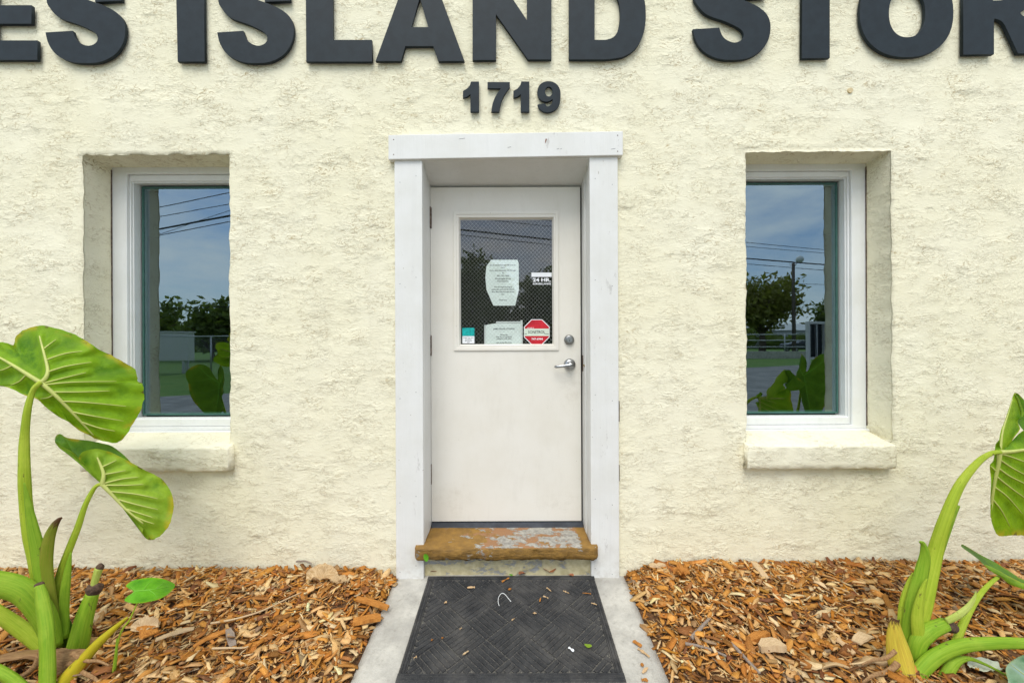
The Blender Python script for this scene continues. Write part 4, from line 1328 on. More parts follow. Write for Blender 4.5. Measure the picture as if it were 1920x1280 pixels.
chunk('wood_chip', 271, 1168, 282, 1192, 26, M['w_orange'], 'square orange wood chip right of the small bright green leaf', 'wood chip', arch=.004, jag=.05, seed=3)
chunk('wood_chip', 292, 1200, 364, 1178, 11, M['w_pale'], 'long pale wood splinter between the sprout and the walk', 'wood chip', seed=4)
chunk('wood_chip', 362, 1213, 424, 1183, 13, M['w_orange'], 'long bright orange wood splinter in the left bed', 'wood chip', seed=5)
chunk('wood_chip', 428, 1180, 438, 1212, 13, M['w_grey'], 'short grey weathered wood block in the left bed', 'wood chip', seed=6)
chunk('wood_chip', 662, 1168, 714, 1158, 18, M['w_orange'], 'chunky orange wood piece at the edge of the walk, left bed', 'wood chip', thick=.014, seed=8, z0=.03)
chunk('wood_chip', 668, 1128, 728, 1140, 13, M['w_orange'], 'curved amber wood piece overhanging the walk, left bed', 'wood chip', thick=.01, seed=9, z0=.03)
chunk('wood_chip', 1411, 1062, 1438, 1092, 14, M['w_pale'], 'pale pointed wood flake near the wall, right bed', 'wood chip', seed=10)
chunk('wood_chip', 1217, 1066, 1247, 1068, 14, M['w_pale'], 'pale short block against the wall beside the door trim', 'wood chip', seed=11, thick=.012)
chunk('wood_chip', 1562, 1205, 1602, 1236, 12, M['w_tan'], 'tan flat wood strip left of the right plant', 'wood chip', seed=13)
chunk('wood_chip', 1404, 1208, 1440, 1196, 16, M['w_orange'], 'dark amber wood block in the right bed centre', 'wood chip', seed=14, thick=.014)
chunk('bark_stone', 1424, 1222, 1472, 1222, 24, M['w_pale'], 'rounded pale cream wood knot in the right bed', 'wood chip', thick=.024, arch=.016, jag=.5, seed=15)
chunk('wood_chip', 1605, 1215, 1630, 1200, 20, M['w_pale'], 'pale curled flake beside the dry leaf, right bed', 'wood chip', arch=.014, seed=17)
chunk('wood_chip', 110, 1100, 138, 1080, 13, M['w_grey'], 'grey flat wood strip behind the left plant stalks', 'wood chip', seed=18)
twig('root_strand', [(395, 1168), (440, 1160), (490, 1145), (530, 1126), (565, 1110)], 4, M['w_pale'], 'long thin pale root curving across the left bed', 'root')
twig('twig', [(398, 1215), (430, 1214), (455, 1214), (466, 1211)], 4, M['w_pale'], 'short pale forked twig in the middle of the left bed', 'twig')
twig('twig', [(1285, 1206), (1320, 1214), (1362, 1230)], 6, M['w_grey'], 'thin grey twig lying in the right bed near the walk', 'twig')
twig('twig', [(1296, 1196), (1315, 1178), (1330, 1162)], 9, M['w_grey'], 'thick grey broken stick pointing up the right bed', 'twig')
twig('twig', [(1372, 1208), (1395, 1232), (1425, 1262)], 8, M['w_grey'], 'split grey branch end in the right bed foreground', 'twig')
twig('twig', [(555, 1052), (572, 1051), (584, 1056)], 3, M['w_grey'], 'tiny dark curved twig sticking up at the wall base', 'twig', z0=.09)
twig('twig', [(1331, 1128), (1390, 1150), (1440, 1180), (1490, 1215), (1520, 1238)], 6, M['w_orange'], 'long amber bark ribbon running across the right bed', 'bark strip', flat=.5)


def crumple(name, cx, cy, rx, ry, mat, label, cat, z0=.07, h=.045, seed=1, stand=.5):
    """crumpled dry leaf: a polar sheet with strong folds"""
    c = G(cx, cy, z0); c.z = float(bed_z(c.x, c.y)) + .012
    d = c.y - CY
    na, nr = 34, 8
    vs = []; uv = []
    for r_ in range(nr):
        for a in range(na):
            t_ = 2 * math.pi * a / na; rr = r_ / (nr - 1)
            wob_ = 1 + .28 * float(vnoise(a * .55, seed * 9.1, seed))
            u = math.cos(t_) * rr * wob_; v_ = math.sin(t_) * rr * wob_
            fold = h * (math.sin(5 * t_ + seed) * .30 * rr + float(fbm(u * 2.6 + seed, v_ * 2.6, seed + 3, 3)) * 1.0)
            vs.append((c.x + u * rx * d / F, c.y + v_ * .6 * rx * d / F * .6 + fold * .25, c.z + abs(fold) * .8 + max(0, v_) * stand * ry * d / F * 1.4 + rr * .012))
            uv.append((rr * 1.6 + seed, a / na * 3))
    fs = []
    for r_ in range(nr - 1):
        for a in range(na):
            p = r_ * na + a; q_ = r_ * na + (a + 1) % na
            fs.append((p, q_, q_ + na, p + na))
    return mobj(name, vs, fs, mat, smooth=True, uvs=uv, label=label, cat=cat)


crumple('dry_leaf', 602, 1082, 30, 26, M['dry_pale'], 'crumpled tan dry leaf against the wall in the left bed', 'dry leaf', seed=4)
crumple('dry_leaf', 636, 1090, 15, 14, M['dry_pale'], 'small curled dry leaf beside the crumpled tan leaf', 'dry leaf', seed=9)
crumple('dry_leaf', 270, 1172, 26, 20, M['w_pale'], 'pale cream dry leaf lying behind the sprout', 'dry leaf', seed=6, h=.03)
crumple('dry_leaf', 1278, 1082, 16, 15, M['w_orange'], 'small amber curled leaf near the wall, right bed', 'dry leaf', seed=12)
crumple('leaf_scrap', 1846, 1254, 30, 20, simple('pale_scrap', (0.55, 0.58, 0.45), 0.5), 'pale translucent leaf scrap under the right plant stalks', 'leaf scrap', seed=14, h=.02, stand=.3)


# scattered bits on the doormat, walk and step
for k, (px0, py0, px1, py1, w_, mt) in enumerate([
        (941, 1091, 958, 1082, 4, 'w_orange'), (876, 1102, 894, 1101, 3, 'w_tan'), (1025, 1102, 1035, 1110, 5, 'w_tan'), (1092, 1112, 1112, 1114, 4, 'w_orange'),
        (953, 1106, 960, 1103, 4, 'w_orange'), (833, 1131, 839, 1128, 6, 'w_tan'), (999, 1150, 1008, 1150, 5, 'w_tan'), (1012, 1128, 1014, 1120, 4, 'w_orange'),
        (868, 1228, 881, 1219, 4, 'w_pale'), (828, 1197, 832, 1195, 4, 'w_orange'), (862, 1180, 867, 1177, 3, 'w_tan'), (776, 1234, 783, 1231, 3, 'w_tan'),
        (1109, 1131, 1122, 1135, 3, 'w_tan'), (1056, 1108, 1070, 1114, 2, 'w_tan'), (1028, 1122, 1016, 1117, 2, 'w_tan'), (965, 1160, 958, 1164, 2, 'w_tan'), (808, 1201, 813, 1199, 3, 'w_orange')]):
    px1, py1 = px0 + (px1 - px0) * .8, py0 + (py1 - py0) * .8
    chunk('wood_chip', px0, py0, px1, py1, w_ * .7, M[mt], 'small wood chip dropped on the black doormat', 'wood chip', z0=.0155, thick=.003, arch=.001, group='wood chips scattered on the doormat', seed=30 + k, onwalk=True)
chunk('paper_scrap', 1066, 1214, 1076, 1221, 4, M['white'], 'tiny white paper scrap on the right half of the doormat', 'paper scrap', z0=.0155, thick=.001, arch=.001, seed=60, onwalk=True)
for k, (px0, py0, px1, py1, w_, mt) in enumerate([(1187, 1202, 1203, 1212, 7, 'w_orange'), (1196, 1216, 1218, 1232, 5, 'w_tan'), (1201, 1246, 1207, 1248, 7, 'w_orange'), (1205, 1262, 1214, 1252, 5, 'w_tan'), (1203, 1275, 1215, 1276, 6, 'w_orange')]):
    chunk('wood_chip', px0, py0, px1, py1, w_, M[mt], 'small wood chip strayed onto the right strip of the concrete walk', 'wood chip', z0=.004, thick=.003, arch=.002, group='wood chips strayed onto the walk', seed=70 + k, onwalk=True)
for k, (px, py, rx) in enumerate([(813, 1073, 7), (1030, 1072, 13), (979, 1077, 7), (1070, 1080, 6)]):
    lab = ['curled brown leaf against the left end of the step riser', 'larger curled brown leaf heaped against the step riser', 'brown leaf fragment at the middle of the step riser', 'small brown leaf on the right rear edge of the doormat'][k]
    c = G(px, py, .014)
    ang = k * 1.3; na = 12; vs = []; uv = []
    s_ = rx * (c.y - CY) / F
    for r_ in range(4):
        for a in range(na):
            t_ = 2 * math.pi * a / na; rr = r_ / 3
            vs.append((c.x + math.cos(t_) * rr * s_, c.y + math.sin(t_) * rr * s_ * .5, c.z + .004 + s_ * .55 * rr * abs(math.sin(t_ + ang)))); uv.append((rr, a / na * 2))
    fs = [(r_ * na + a, r_ * na + (a + 1) % na, (r_ + 1) * na + (a + 1) % na, (r_ + 1) * na + a) for r_ in range(3) for a in range(na)]
    mobj('brown_leaf', vs, fs, simple('brown_leaf_%d' % k, (0.30, 0.11, 0.04), 0.6, var=0.4, scale=80), smooth=True, uvs=uv, label=lab, cat='dry leaf')
# white bent wire
pts = [(936, 1135), (934, 1128), (935, 1119), (940, 1112), (946, 1113), (953, 1121), (958, 1127)]
arr = catmull([tuple(G(a, b_, .017)) for a, b_ in pts], 6)
MB().tube(arr.tolist(), .0015, 8).obj('bent_wire', M['plastic'], smooth=True, label='white bent wire loop lying on the black doormat', cat='wire')


def tinyleaf(name, cx, cy, r, Y, mat, label, cat, rot=0.0, flatp=None):
    c = P(cx, cy, Y) if flatp is None else G(cx, cy, flatp)
    s_ = r * (c.y - CY) / F; na = 16; vs = []; m_ = []
    for r_ in range(4):
        for a in range(na):
            t_ = 2 * math.pi * a / na; rr = r_ / 3
            u = math.cos(t_) * rr * s_ * .62; v_ = math.sin(t_) * rr * s_ * (1.1 if math.sin(t_) < 0 else .9)
            u, v_ = u * math.cos(rot) - v_ * math.sin(rot), u * math.sin(rot) + v_ * math.cos(rot)
            if flatp is None: vs.append((c.x + u, c.y - .004 - .004 * rr + abs(u) * .3, c.z + v_))
            else: vs.append((c.x + u, c.y + v_, c.z + .002 + abs(u) * .3))
            m_.append(rr * .8)
    fs = [(r_ * na + a, r_ * na + (a + 1) % na, (r_ + 1) * na + (a + 1) % na, (r_ + 1) * na + a) for r_ in range(3) for a in range(na)]
    return mobj(name, vs, fs, mat, smooth=True, attr={'margin': m_}, label=label, cat=cat)


tinyleaf('green_leaf', 799, 1043, 7.5, nose - .008, M['leaf_bright'], 'tiny green leaf on the left end of the ochre step', 'leaf', 0.2)
tinyleaf('green_leaf', 1102, 1211, 7, 0, M['stalk_dark'] if False else M['leaf_pale'], 'tiny dull green leaf on the right side of the doormat', 'leaf', 1.2, .016)
tinyleaf('green_leaf', 958, 1078, 4, 0, M['leaf_bright'], 'tiny green leaf tip at the rear edge of the doormat', 'leaf', 0.9, .018)


# ------------------------------------------------------------------ plants
def stalk(name, pts, mat, parent, flat=0.8, n=20, seg=5, **kw):
    """pts: (px, py, Y, width px)"""
    arr = catmull(pts, seg)
    q = [tuple(P(a[0], a[1], a[2])) for a in arr]
    rad = [max(.0006, a[3] * (a[2] - CY) / F / 2) for a in arr]
    mb = MB().tube(q, rad, n, flat)
    k = len(q)
    for i in range(len(mb.v)):
        c0 = q[i // n]; a_ = 2 * math.pi * (i % n) / n
        f_ = .83 * (1 + .05 * math.cos(5 * a_ + 1) + .10 * float(vnoise(i // n * .35, 1.5 + (i % n) * .3, 7)) - .12 * max(0, math.cos(a_ - 2.4)) ** 6)
        mb.v[i] = tuple(c0[m] + (mb.v[i][m] - c0[m]) * f_ for m in range(3))
    uv = [((i % n) / n, (i // n) / (k - 1)) for i in range(len(mb.v))]
    return mobj(name, mb.v, mb.f, mat, parent, smooth=True, uvs=uv, **kw)


def blade(name, pts, mat, parent, cup=0.5, n=12, seg=5, **kw):
    """open, folded sheath: half pipe swept along pts (px, py, Y, width px), hollow towards the back"""
    arr = catmull(pts, seg)
    k = len(arr); vs = []; uv = []
    for i, a in enumerate(arr):
        p = P(a[0], a[1], a[2]); d = a[2] - CY
        t_ = arr[min(i + 1, k - 1)][:2] - arr[max(i - 1, 0)][:2]; t_ = t_ / (np.linalg.norm(t_) + 1e-9)
        nrm = np.array([-t_[1], t_[0]])
        for j in range(n):
            s_ = 2 * j / (n - 1) - 1
            off = nrm * s_ * a[3] / 2
            q = P(a[0] + off[0], a[1] + off[1], a[2])
            q.y += cup * abs(s_) ** 2 * a[3] * d / F * .5
            vs.append(tuple(q)); uv.append((j / (n - 1), i / (k - 1)))
    fs = [(i * n + j, i * n + j + 1, (i + 1) * n + j + 1, (i + 1) * n + j) for i in range(k - 1) for j in range(n - 1)]
    o = mobj(name, vs, fs, mat, parent, smooth=True, uvs=uv, **kw)
    sm = o.modifiers.new('thickness', 'SOLIDIFY'); sm.thickness = 0.0025; sm.offset = 0
    return o


def dist_poly(px, py, line):
    best = np.full(px.shape, 1e9)
    for (a, b_) in zip(line[:-1], line[1:]):
        ax_, ay_ = a; bx_, by_ = b_
        dx, dy = bx_ - ax_, by_ - ay_; L2 = dx * dx + dy * dy + 1e-9
        t_ = np.clip(((px - ax_) * dx + (py - ay_) * dy) / L2, 0, 1)
        best = np.minimum(best, np.hypot(px - ax_ - t_ * dx, py - ay_ - t_ * dy))
    return best


def leaf(outline, attach, depth, mat, parent, ribs=(), laterals=(), vein_mat=None, rings=22, seg=5, quilt=.014, vw=(9, 3.2), ruffle=.012, front=-1, label=None):
    """heart leaf: outline polygon (photo px), attach point, depth(px,py) -> Y"""
    ol = catmull(outline, seg, True)
    n = len(ol)
    A = np.array(attach, float)
    k_ = np.arange(n)
    jit = 1 + .014 * vnoise(k_ * .5, k_ * 0 + .3, 9) + .010 * vnoise(k_ * 1.3, k_ * 0 + 4.3, 10) - .05 * np.clip(vnoise(k_ * .21, k_ * 0 + 7.7, 12) - .36, 0, 1)
    ol = A + (ol - A) * jit[:, None]
    rr = np.linspace(0, 1, rings)
    PX = A[0] + (ol[None, :, 0] - A[0]) * rr[:, None]
    PYY = A[1] + (ol[None, :, 1] - A[1]) * rr[:, None]
    D = np.full(PX.shape, 1e9)
    for l in list(ribs) + list(laterals):
        D = np.minimum(D, dist_poly(PX, PYY, l))
    Yb = depth(PX, PYY)
    ang = np.arange(n)
    Yq = quilt * (1 - np.exp(-(D / 9.0) ** 2)) * np.clip(1.15 - rr[:, None] ** 6, 0, 1)
    Yr = ruffle * (rr[:, None] ** 5) * (np.sin(ang * .55) * .5 + 1.3 * vnoise(ang * .23, ang * 0 + .5, 5))[None, :]
    Y = Yb + Yq + Yr
    vs = []; m_ = []
    for i in range(rings):
        for j in range(n):
            vs.append(tuple(P(PX[i, j], PYY[i, j], Y[i, j]))); m_.append(rr[i])
    fs = [(i * n + j, i * n + (j + 1) % n, (i + 1) * n + (j + 1) % n, (i + 1) * n + j) for i in range(1, rings - 1) for j in range(n)]
    fs += [(0, n + (j + 1) % n, n + j) for j in range(n)]
    lf = mobj('leaf', vs, fs, mat, parent, smooth=True, attr={'margin': m_, 'vd': np.minimum(D, 60).ravel() / 60.0}, label=label)

    def vein(line, w0, nm):
        a = catmull(line, 6); k = len(a)
        Yv = depth(a[:, 0], a[:, 1])
        q = [tuple(P(a[i, 0], a[i, 1], Yv[i] + front * .0012)) for i in range(k)]
        rad = [max(.0005, w0 * (1 - .8 * i / k) * (Yv[i] - CY) / F / 2) for i in range(k)]
        MB().tube(q, rad, 7, .7).obj(nm, vein_mat, lf, smooth=True)
    if vein_mat:
        for l in ribs: vein(l, vw[0], 'midrib')
        for l in laterals: vein(l, vw[1], 'vein')
    return lf


def Z6(pts): return [(x / 2.976, 590 + y / 2.976) for x, y in pts]      # measured on an enlargement of the left plant
def Z7(pts): return [(x / 3.765, 940 + y / 3.765) for x, y in pts]
def Z8(pts): return [(1800 + x / 3.2, 720 + y / 3.2) for x, y in pts]


base = G(95, 1245, .03)
lp = empty('elephant_ear_plant', tuple(base), 'tall elephant ear plant with two big veined leaves in the left bed', 'plant')
# --- big upper leaf
olA = Z6([(75, 168), (88, 122), (125, 90), (180, 68), (235, 60), (300, 72), (370, 92), (430, 116), (500, 157), (545, 190), (620, 224), (690, 265), (750, 300), (764, 330), (768, 368), (794, 384), (806, 430), (800, 480), (780, 545), (742, 610), (702, 670), (660, 713), (600, 708), (535, 693), (500, 672), (450, 650), (410, 620), (380, 596), (340, 576), (300, 550), (250, 510), (205, 470), (140, 450), (90, 425), (40, 404), (0, 398), (-30, 392), (-58, 350), (-74, 280), (-66, 210), (-40, 165), (0, 153), (40, 158)])
atA = Z6([(226, 378)])[0]


def depA(px, py):
    u = (px - atA[0]); v_ = (py - atA[1])
    w = u * .58 - v_ * .80            # across the midrib, up and to the right
    l = u * .72 + v_ * .66            # along the midrib to the tip
    return -.50 + .00050 * np.maximum(w, 0) + .0000045 * w * w + .00030 * np.abs(np.minimum(w, 0)) + .00022 * np.abs(l) + .0000022 * l * l


leaf(olA, atA, depA, M['leaf_under'], lp,
     ribs=[Z6(l) for l in ([(226, 378), (300, 440), (400, 540), (460, 605), (522, 672)], [(226, 378), (150, 330), (70, 280), (0, 240), (-50, 218)], [(228, 378), (257, 348), (266, 300), (243, 205), (220, 118)])],
     laterals=[Z6(l) for l in ([(246, 188), (275, 165), (312, 138)], [(262, 250), (360, 217), (480, 200)], [(268, 318), (370, 287), (510, 264)], [(246, 381), (345, 355), (480, 322)], [(252, 390), (400, 376), (650, 371)], [(287, 430), (450, 430), (612, 424)], [(345, 482), (500, 490), (740, 514)], [(402, 541), (530, 566), (690, 592)], [(452, 597), (560, 632), (690, 656)], [(300, 445), (268, 462), (225, 468)], [(70, 282), (20, 305), (-40, 316)], [(150, 330), (110, 370), (60, 392)])],
     vein_mat=M['vein'], label='broad upper leaf seen from its veined underside')
# --- second leaf: front half and the far lobe folded behind it
atB = Z6([(568, 944)])[0]
olB = Z6([(556, 934), (500, 872), (452, 822), (440, 795), (460, 766), (520, 748), (570, 752), (640, 775), (740, 828), (800, 862), (860, 890), (905, 918), (942, 965), (966, 1020), (966, 1100), (950, 1160), (925, 1205), (880, 1240), (850, 1255), (822, 1252), (795, 1220), (802, 1172), (760, 1140), (700, 1090), (640, 1024), (592, 974)])


def depB(px, py):
    u = px - atB[0]; v_ = py - atB[1]
    w = u * .55 - v_ * .83; l = u * .8 + v_ * .6
    return -.47 + .00045 * w + .000006 * w * w + .0003 * l


leaf(olB, (atB[0] + 4, atB[1] - 1), depB, M['leaf_pale'], lp,
     ribs=[Z6(l) for l in ([(568, 944), (622, 1000), (700, 1082), (800, 1165)], [(570, 944), (578, 890), (560, 835), (542, 795)])],
     laterals=[Z6(l) for l in ([(570, 848), (610, 830), (650, 810)], [(580, 890), (640, 880), (700, 868)], [(580, 940), (680, 915), (770, 905)], [(590, 950), (700, 950), (800, 945)], [(615, 985), (760, 1000), (880, 1025)], [(660, 1030), (770, 1060), (880, 1085)], [(700, 1082), (790, 1110), (870, 1135)], [(750, 1125), (810, 1150), (860, 1165)])],
     vein_mat=M['vein'], label='lower leaf hanging with its pale underside to the front')


def loft(name, top, bot, depth_t, depth_b, mat, parent, rows=9, seg=6, bow=.01, label=None):
    a = catmull(top, seg); b_ = catmull(bot, seg)
    n = max(len(a), len(b_))
    def res(c):
        t_ = np.linspace(0, len(c) - 1, n); i = np.minimum(t_.astype(int), len(c) - 2); f = (t_ - i)[:, None]
        return c[i] * (1 - f) + c[i + 1] * f
    a, b_ = res(a), res(b_)
    vs = []; m_ = []; uv = []
    for r_ in range(rows):
        t_ = r_ / (rows - 1)
        for j in range(n):
            p = a[j] * (1 - t_) + b_[j] * t_
            Y = depth_t * (1 - t_) + depth_b * t_ + bow * math.sin(math.pi * t_) + .004 * float(vnoise(j * .35, r_ * .5, 3))
            vs.append(tuple(P(p[0], p[1], Y))); m_.append(1 - t_ * .7 if r_ < rows / 2 else .3); uv.append((j / 8, t_))
    fs = [(r_ * n + j, r_ * n + j + 1, (r_ + 1) * n + j + 1, (r_ + 1) * n + j) for r_ in range(rows - 1) for j in range(n - 1)]
    return mobj(name, vs, fs, mat, parent, smooth=True, attr={'margin': m_, 'vd': [.2] * len(vs)}, uvs=uv, label=label)


loft('leaf_lobe', Z6([(306, 700), (312, 676), (336, 664), (372, 684), (430, 694), (500, 702), (560, 714), (620, 730), (672, 766), (712, 802), (744, 838)]),
     Z6([(308, 712), (330, 742), (370, 772), (432, 820), (480, 850), (540, 850), (600, 850), (650, 850), (690, 850), (715, 850), (738, 846)]), -.35, -.40, M['leaf_top'], lp, label='darker upper side of the folded far lobe')
loft('leaf_lobe', Z6([(308, 708), (345, 733), (400, 762), (440, 800), (500, 850), (560, 920)]), Z6([(309, 716), (340, 748), (400, 796), (450, 838), (510, 894), (566, 944)]), -.405, -.43, M['leaf_pale'], lp, bow=-.006)

stalk('petiole', [(98, 1232, -.56, 27), (84, 1150, -.56, 27), (67, 1060, -.55, 27), (55, 1000, -.55, 27), (48, 940, -.54, 26), (45, 880, -.54, 23), (46, 820, -.53, 19), (51, 770, -.53, 15), (60, 736, -.52, 12), (68, 723, -.515, 11), (77, 716, -.505, 10)], M['stalk'], lp)
stalk('petiole', [(112, 1236, -.545, 25), (106, 1190, -.545, 23), (106, 1130, -.54, 20), (113, 1078, -.53, 18), (128, 1033, -.52, 16), (145, 990, -.505, 14), (160, 946, -.49, 11.5), (171, 924, -.48, 10), (180, 911, -.475, 8.5), (190, 907, -.472, 7.5)], M['stalk'], lp)
blade('dry_sheath', [(90, 1190, -.59, 32), (80, 1120, -.59, 29), (76, 1065, -.585, 27), (82, 1020, -.58, 23), (94, 992, -.575, 16), (107, 976, -.57, 8), (116, 970, -.57, 2)], M['sheath_brown'], lp, .7, label='green sheath with a dried brown tip')
blade('sheath', [(132, 1228, -.55, 30), (122, 1190, -.55, 26), (113, 1150, -.54, 14), (108, 1130, -.54, 4)], M['stalk_dark'], lp)
blade('sheath', [(76, 1150, -.60, 30), (62, 1050, -.59, 28), (52, 985, -.585, 20), (47, 935, -.58, 10), (45, 905, -.575, 2)], M['stalk_deep'], lp, .8)
blade('sheath', [(108, 1200, -.575, 24), (112, 1130, -.565, 20), (122, 1072, -.55, 13), (132, 1035, -.535, 3)], M['stalk_deep'], lp, .8)
for (q_, w_) in (([(70, 1230), (60, 1252), (40, 1268), (18, 1272)], 13), ([(122, 1246), (150, 1262), (176, 1274), (190, 1292)], 12), ([(130, 1226), (158, 1240), (182, 1240), (204, 1248)], 9), ([(104, 1262), (112, 1282), (108, 1300)], 14)):
    blade('dry_strip', [(x_, y_, -.665 - .012 * i_, w_ * (1 - .22 * i_)) for i_, (x_, y_) in enumerate(q_)], M['dry_leaf'], lp, .9)
st1 = stalk('cut_stub', [(88, 1300, -.73, 33), (89, 1230, -.70, 31), (87, 1180, -.675, 31), (79, 1125, -.645, 27), (73, 1097, -.63, 19)], M['stalk_deep'], lp)
stalk('cut_end', [(74, 1099, -.63, 20), (73, 1094, -.63, 18), (72.5, 1092, -.63, 12)], M['cut'], st1)
st2 = stalk('cut_stub', [(140, 1230, -.555, 38), (147, 1205, -.55, 43), (160, 1150, -.535, 35), (174, 1110, -.52, 27)], M['stalk_deep'], lp)
stalk('cut_end', [(172, 1112, -.52, 26), (176, 1104, -.52, 33), (180, 1098, -.515, 30), (182, 1094, -.51, 22)], M['cut'], st2)
stalk('shoot', [(175, 1100, -.525, 13), (180, 1082, -.52, 16), (186, 1064, -.515, 18)], M['stalk_pale'], st2)
stalk('shoot_tip', [(186, 1065, -.515, 17), (190, 1060, -.515, 15), (193, 1058, -.512, 8)], M['cut'], st2)
blade('petiole', [(88, 1222, -.60, 34), (66, 1172, -.62, 48), (34, 1130, -.64, 52), (0, 1112, -.66, 52), (-60, 1100, -.70, 48)], M['stalk_deep'], lp, .8)
blade('petiole', [(78, 1228, -.585, 26), (40, 1196, -.59, 36), (0, 1166, -.60, 34), (-50, 1130, -.62, 28)], M['stalk'], lp, .6)
stalk('petiole', [(70, 1330, -.76, 34), (34, 1284, -.75, 28), (4, 1262, -.75, 27), (-50, 1240, -.76, 26)], M['stalk_deep'], lp)
blade('yellow_sheath', [(100, 1300, -.72, 30), (122, 1272, -.70, 26), (148, 1243, -.68, 20), (177, 1211, -.665, 16), (210, 1181, -.65, 10), (239, 1157, -.64, 3)], M['stalk_yellow'], lp, .7, label='yellowing split sheath leaning to the right')
loft('dry_husk', [(-20, 1232), (20, 1222), (75, 1214), (120, 1214), (163, 1216)], [(-20, 1246), (20, 1238), (60, 1236), (110, 1262), (150, 1250)], -.575, -.63, M['dry_leaf'], lp, bow=-.015)
loft('dry_husk', [(98, 1216), (130, 1216), (162, 1216)], [(102, 1290), (120, 1288), (140, 1250)], -.62, -.655, M['dry_leaf'], lp, bow=-.02)

def heart(cx, cy, k, lean=0.0):
    return [(cx + k * x + lean * y, cy + k * y) for x, y in ((0, -18), (-22, -80), (-62, -104), (-96, -60), (-102, 20), (-78, 95), (-38, 160), (2, 200), (46, 150), (84, 85), (102, 10), (92, -66), (58, -108), (20, -84))]


def heart_ribs(cx, cy, k, lean=0.0):
    f = lambda l: [(cx + k * x + lean * y, cy + k * y) for x, y in l]
    return [f([(0, 0), (1, 70), (2, 190)]), f([(0, 0), (-40, -40), (-60, -90)]), f([(0, 0), (36, -44), (54, -92)])], \
        [f(l) for l in ([(0, 20), (-50, 40), (-92, 40)], [(0, 20), (50, 38), (92, 30)], [(1, 70), (-40, 100), (-66, 105)], [(1, 70), (40, 95), (68, 100)], [(-30, -30), (-70, -20), (-96, -20)], [(28, -34), (66, -30), (92, -28)])]


hr, hl = heart_ribs(-112, 795, .7, .05)
leaf(heart(-112, 795, .7, .05), (-112, 795), lambda px, py: -.56 + .00001 * (px + 118) ** 2 + .0002 * np.abs(py - 790), M['leaf_top'], lp, ribs=hr, laterals=hl, vein_mat=M['vein_bright'], rings=14, quilt=.006, vw=(6, 2.5), label='leaf beyond the left edge, seen only as a reflection in the left window')
stalk('petiole', [(-40, 1330, -.70, 24), (-70, 1180, -.66, 20), (-105, 980, -.60, 14), (-122, 850, -.575, 10), (-112, 798, -.563, 8)], M['stalk'], lp)

sp = empty('elephant_ear_sprout', tuple(G(213, 1256, .04)), 'small elephant ear sprout with one bright green leaf in the left bed', 'plant')
stalk('petiole', [(212, 1262, -.645, 6), (219, 1212, -.63, 5), (228, 1182, -.615, 4.2), (242, 1163, -.60, 4), (250, 1146, -.59, 3.5), (258, 1128, -.58, 3)], M['stalk'], sp)
stalk('petiole', [(216, 1256, -.65, 4), (218, 1222, -.645, 6), (219, 1196, -.64, 2)], M['stalk_deep'], sp)
olS = Z7([(889, 592), (930, 560), (1000, 542), (1080, 535), (1150, 545), (1200, 563), (1236, 590), (1200, 640), (1130, 685), (1050, 705), (1000, 715), (930, 715), (879, 698), (897, 670), (942, 634), (908, 612)])
leaf(olS, Z7([(985, 632)])[0], lambda px, py: -.60 + (1106 - py) * .0028 + .00002 * (px - 270) ** 2, M['leaf_bright'], sp,
     ribs=[Z7([(950, 632), (1060, 622), (1190, 600)])], laterals=[Z7(l) for l in ([(955, 634), (925, 660), (905, 690)], [(955, 630), (930, 605), (912, 590)], [(1010, 628), (1040, 590), (1070, 560)], [(1050, 622), (1090, 650), (1110, 680)], [(1100, 616), (1140, 585), (1160, 565)])],
     vein_mat=M['vein_bright'], rings=12, quilt=.003, vw=(3, 1.6), ruffle=.003)

# --- right plant
base = G(1712, 1250, .03)
rp = empty('elephant_ear_plant', tuple(base), 'elephant ear plant at the right edge with stalks leaning to the right', 'plant')
atC = Z8([(240, 405)])[0]


def depC(px, py):
    u = px - atC[0]; v_ = py - atC[1]
    return -.57 + .00075 * u + .0000030 * u * u + .00028 * np.abs(v_) + .0000012 * v_ * v_ - .0012 * np.minimum(u, 0) * .5


olC = Z8([(262, 402), (300, 360), (345, 305), (384, 275), (405, 268), (425, 320), (442, 470), (436, 650), (424, 800), (408, 880), (384, 907), (330, 905), (290, 908), (235, 912), (206, 872), (189, 820), (182, 740), (183, 660), (186, 580), (178, 490), (196, 468), (204, 438), (209, 398), (213, 362), (236, 336), (240, 372)])
leaf(olC, (atC[0], atC[1] + 3), depC, M['leaf_under'], rp,
     ribs=[Z8(l) for l in ([(240, 405), (231, 480), (206, 600), (191, 720), (187, 800)], [(242, 407), (300, 405), (384, 394), (410, 391), (428, 390)])],
     laterals=[Z8(l) for l in ([(255, 420), (310, 437), (400, 470), (430, 484)], [(243, 455), (310, 500), (400, 548), (428, 568)], [(233, 505), (300, 552), (400, 602), (424, 622)], [(222, 555), (300, 618), (400, 690), (418, 712)], [(207, 615), (290, 680), (390, 795)], [(196, 690), (250, 758), (300, 852)], [(215, 520), (195, 500), (183, 490)])],
     vein_mat=M['vein'], label='large leaf cut by the right edge, veined underside to the front')
olC2 = Z8([(240, 402), (234, 345), (245, 280), (268, 220), (298, 132), (324, 56), (342, 70), (362, 105), (382, 180), (346, 218), (360, 268), (330, 312), (292, 368), (262, 405)])
leaf(olC2, Z8([(290, 270)])[0], lambda px, py: -.54 + .0006 * (px - atC[0]) + .00025 * (atC[1] - py), M['leaf_pale'], rp,
     ribs=[Z8([(243, 402), (250, 320), (262, 260), (285, 190), (315, 90)])], vein_mat=M['vein'], rings=10, quilt=.003, vw=(5, 2), ruffle=.008)
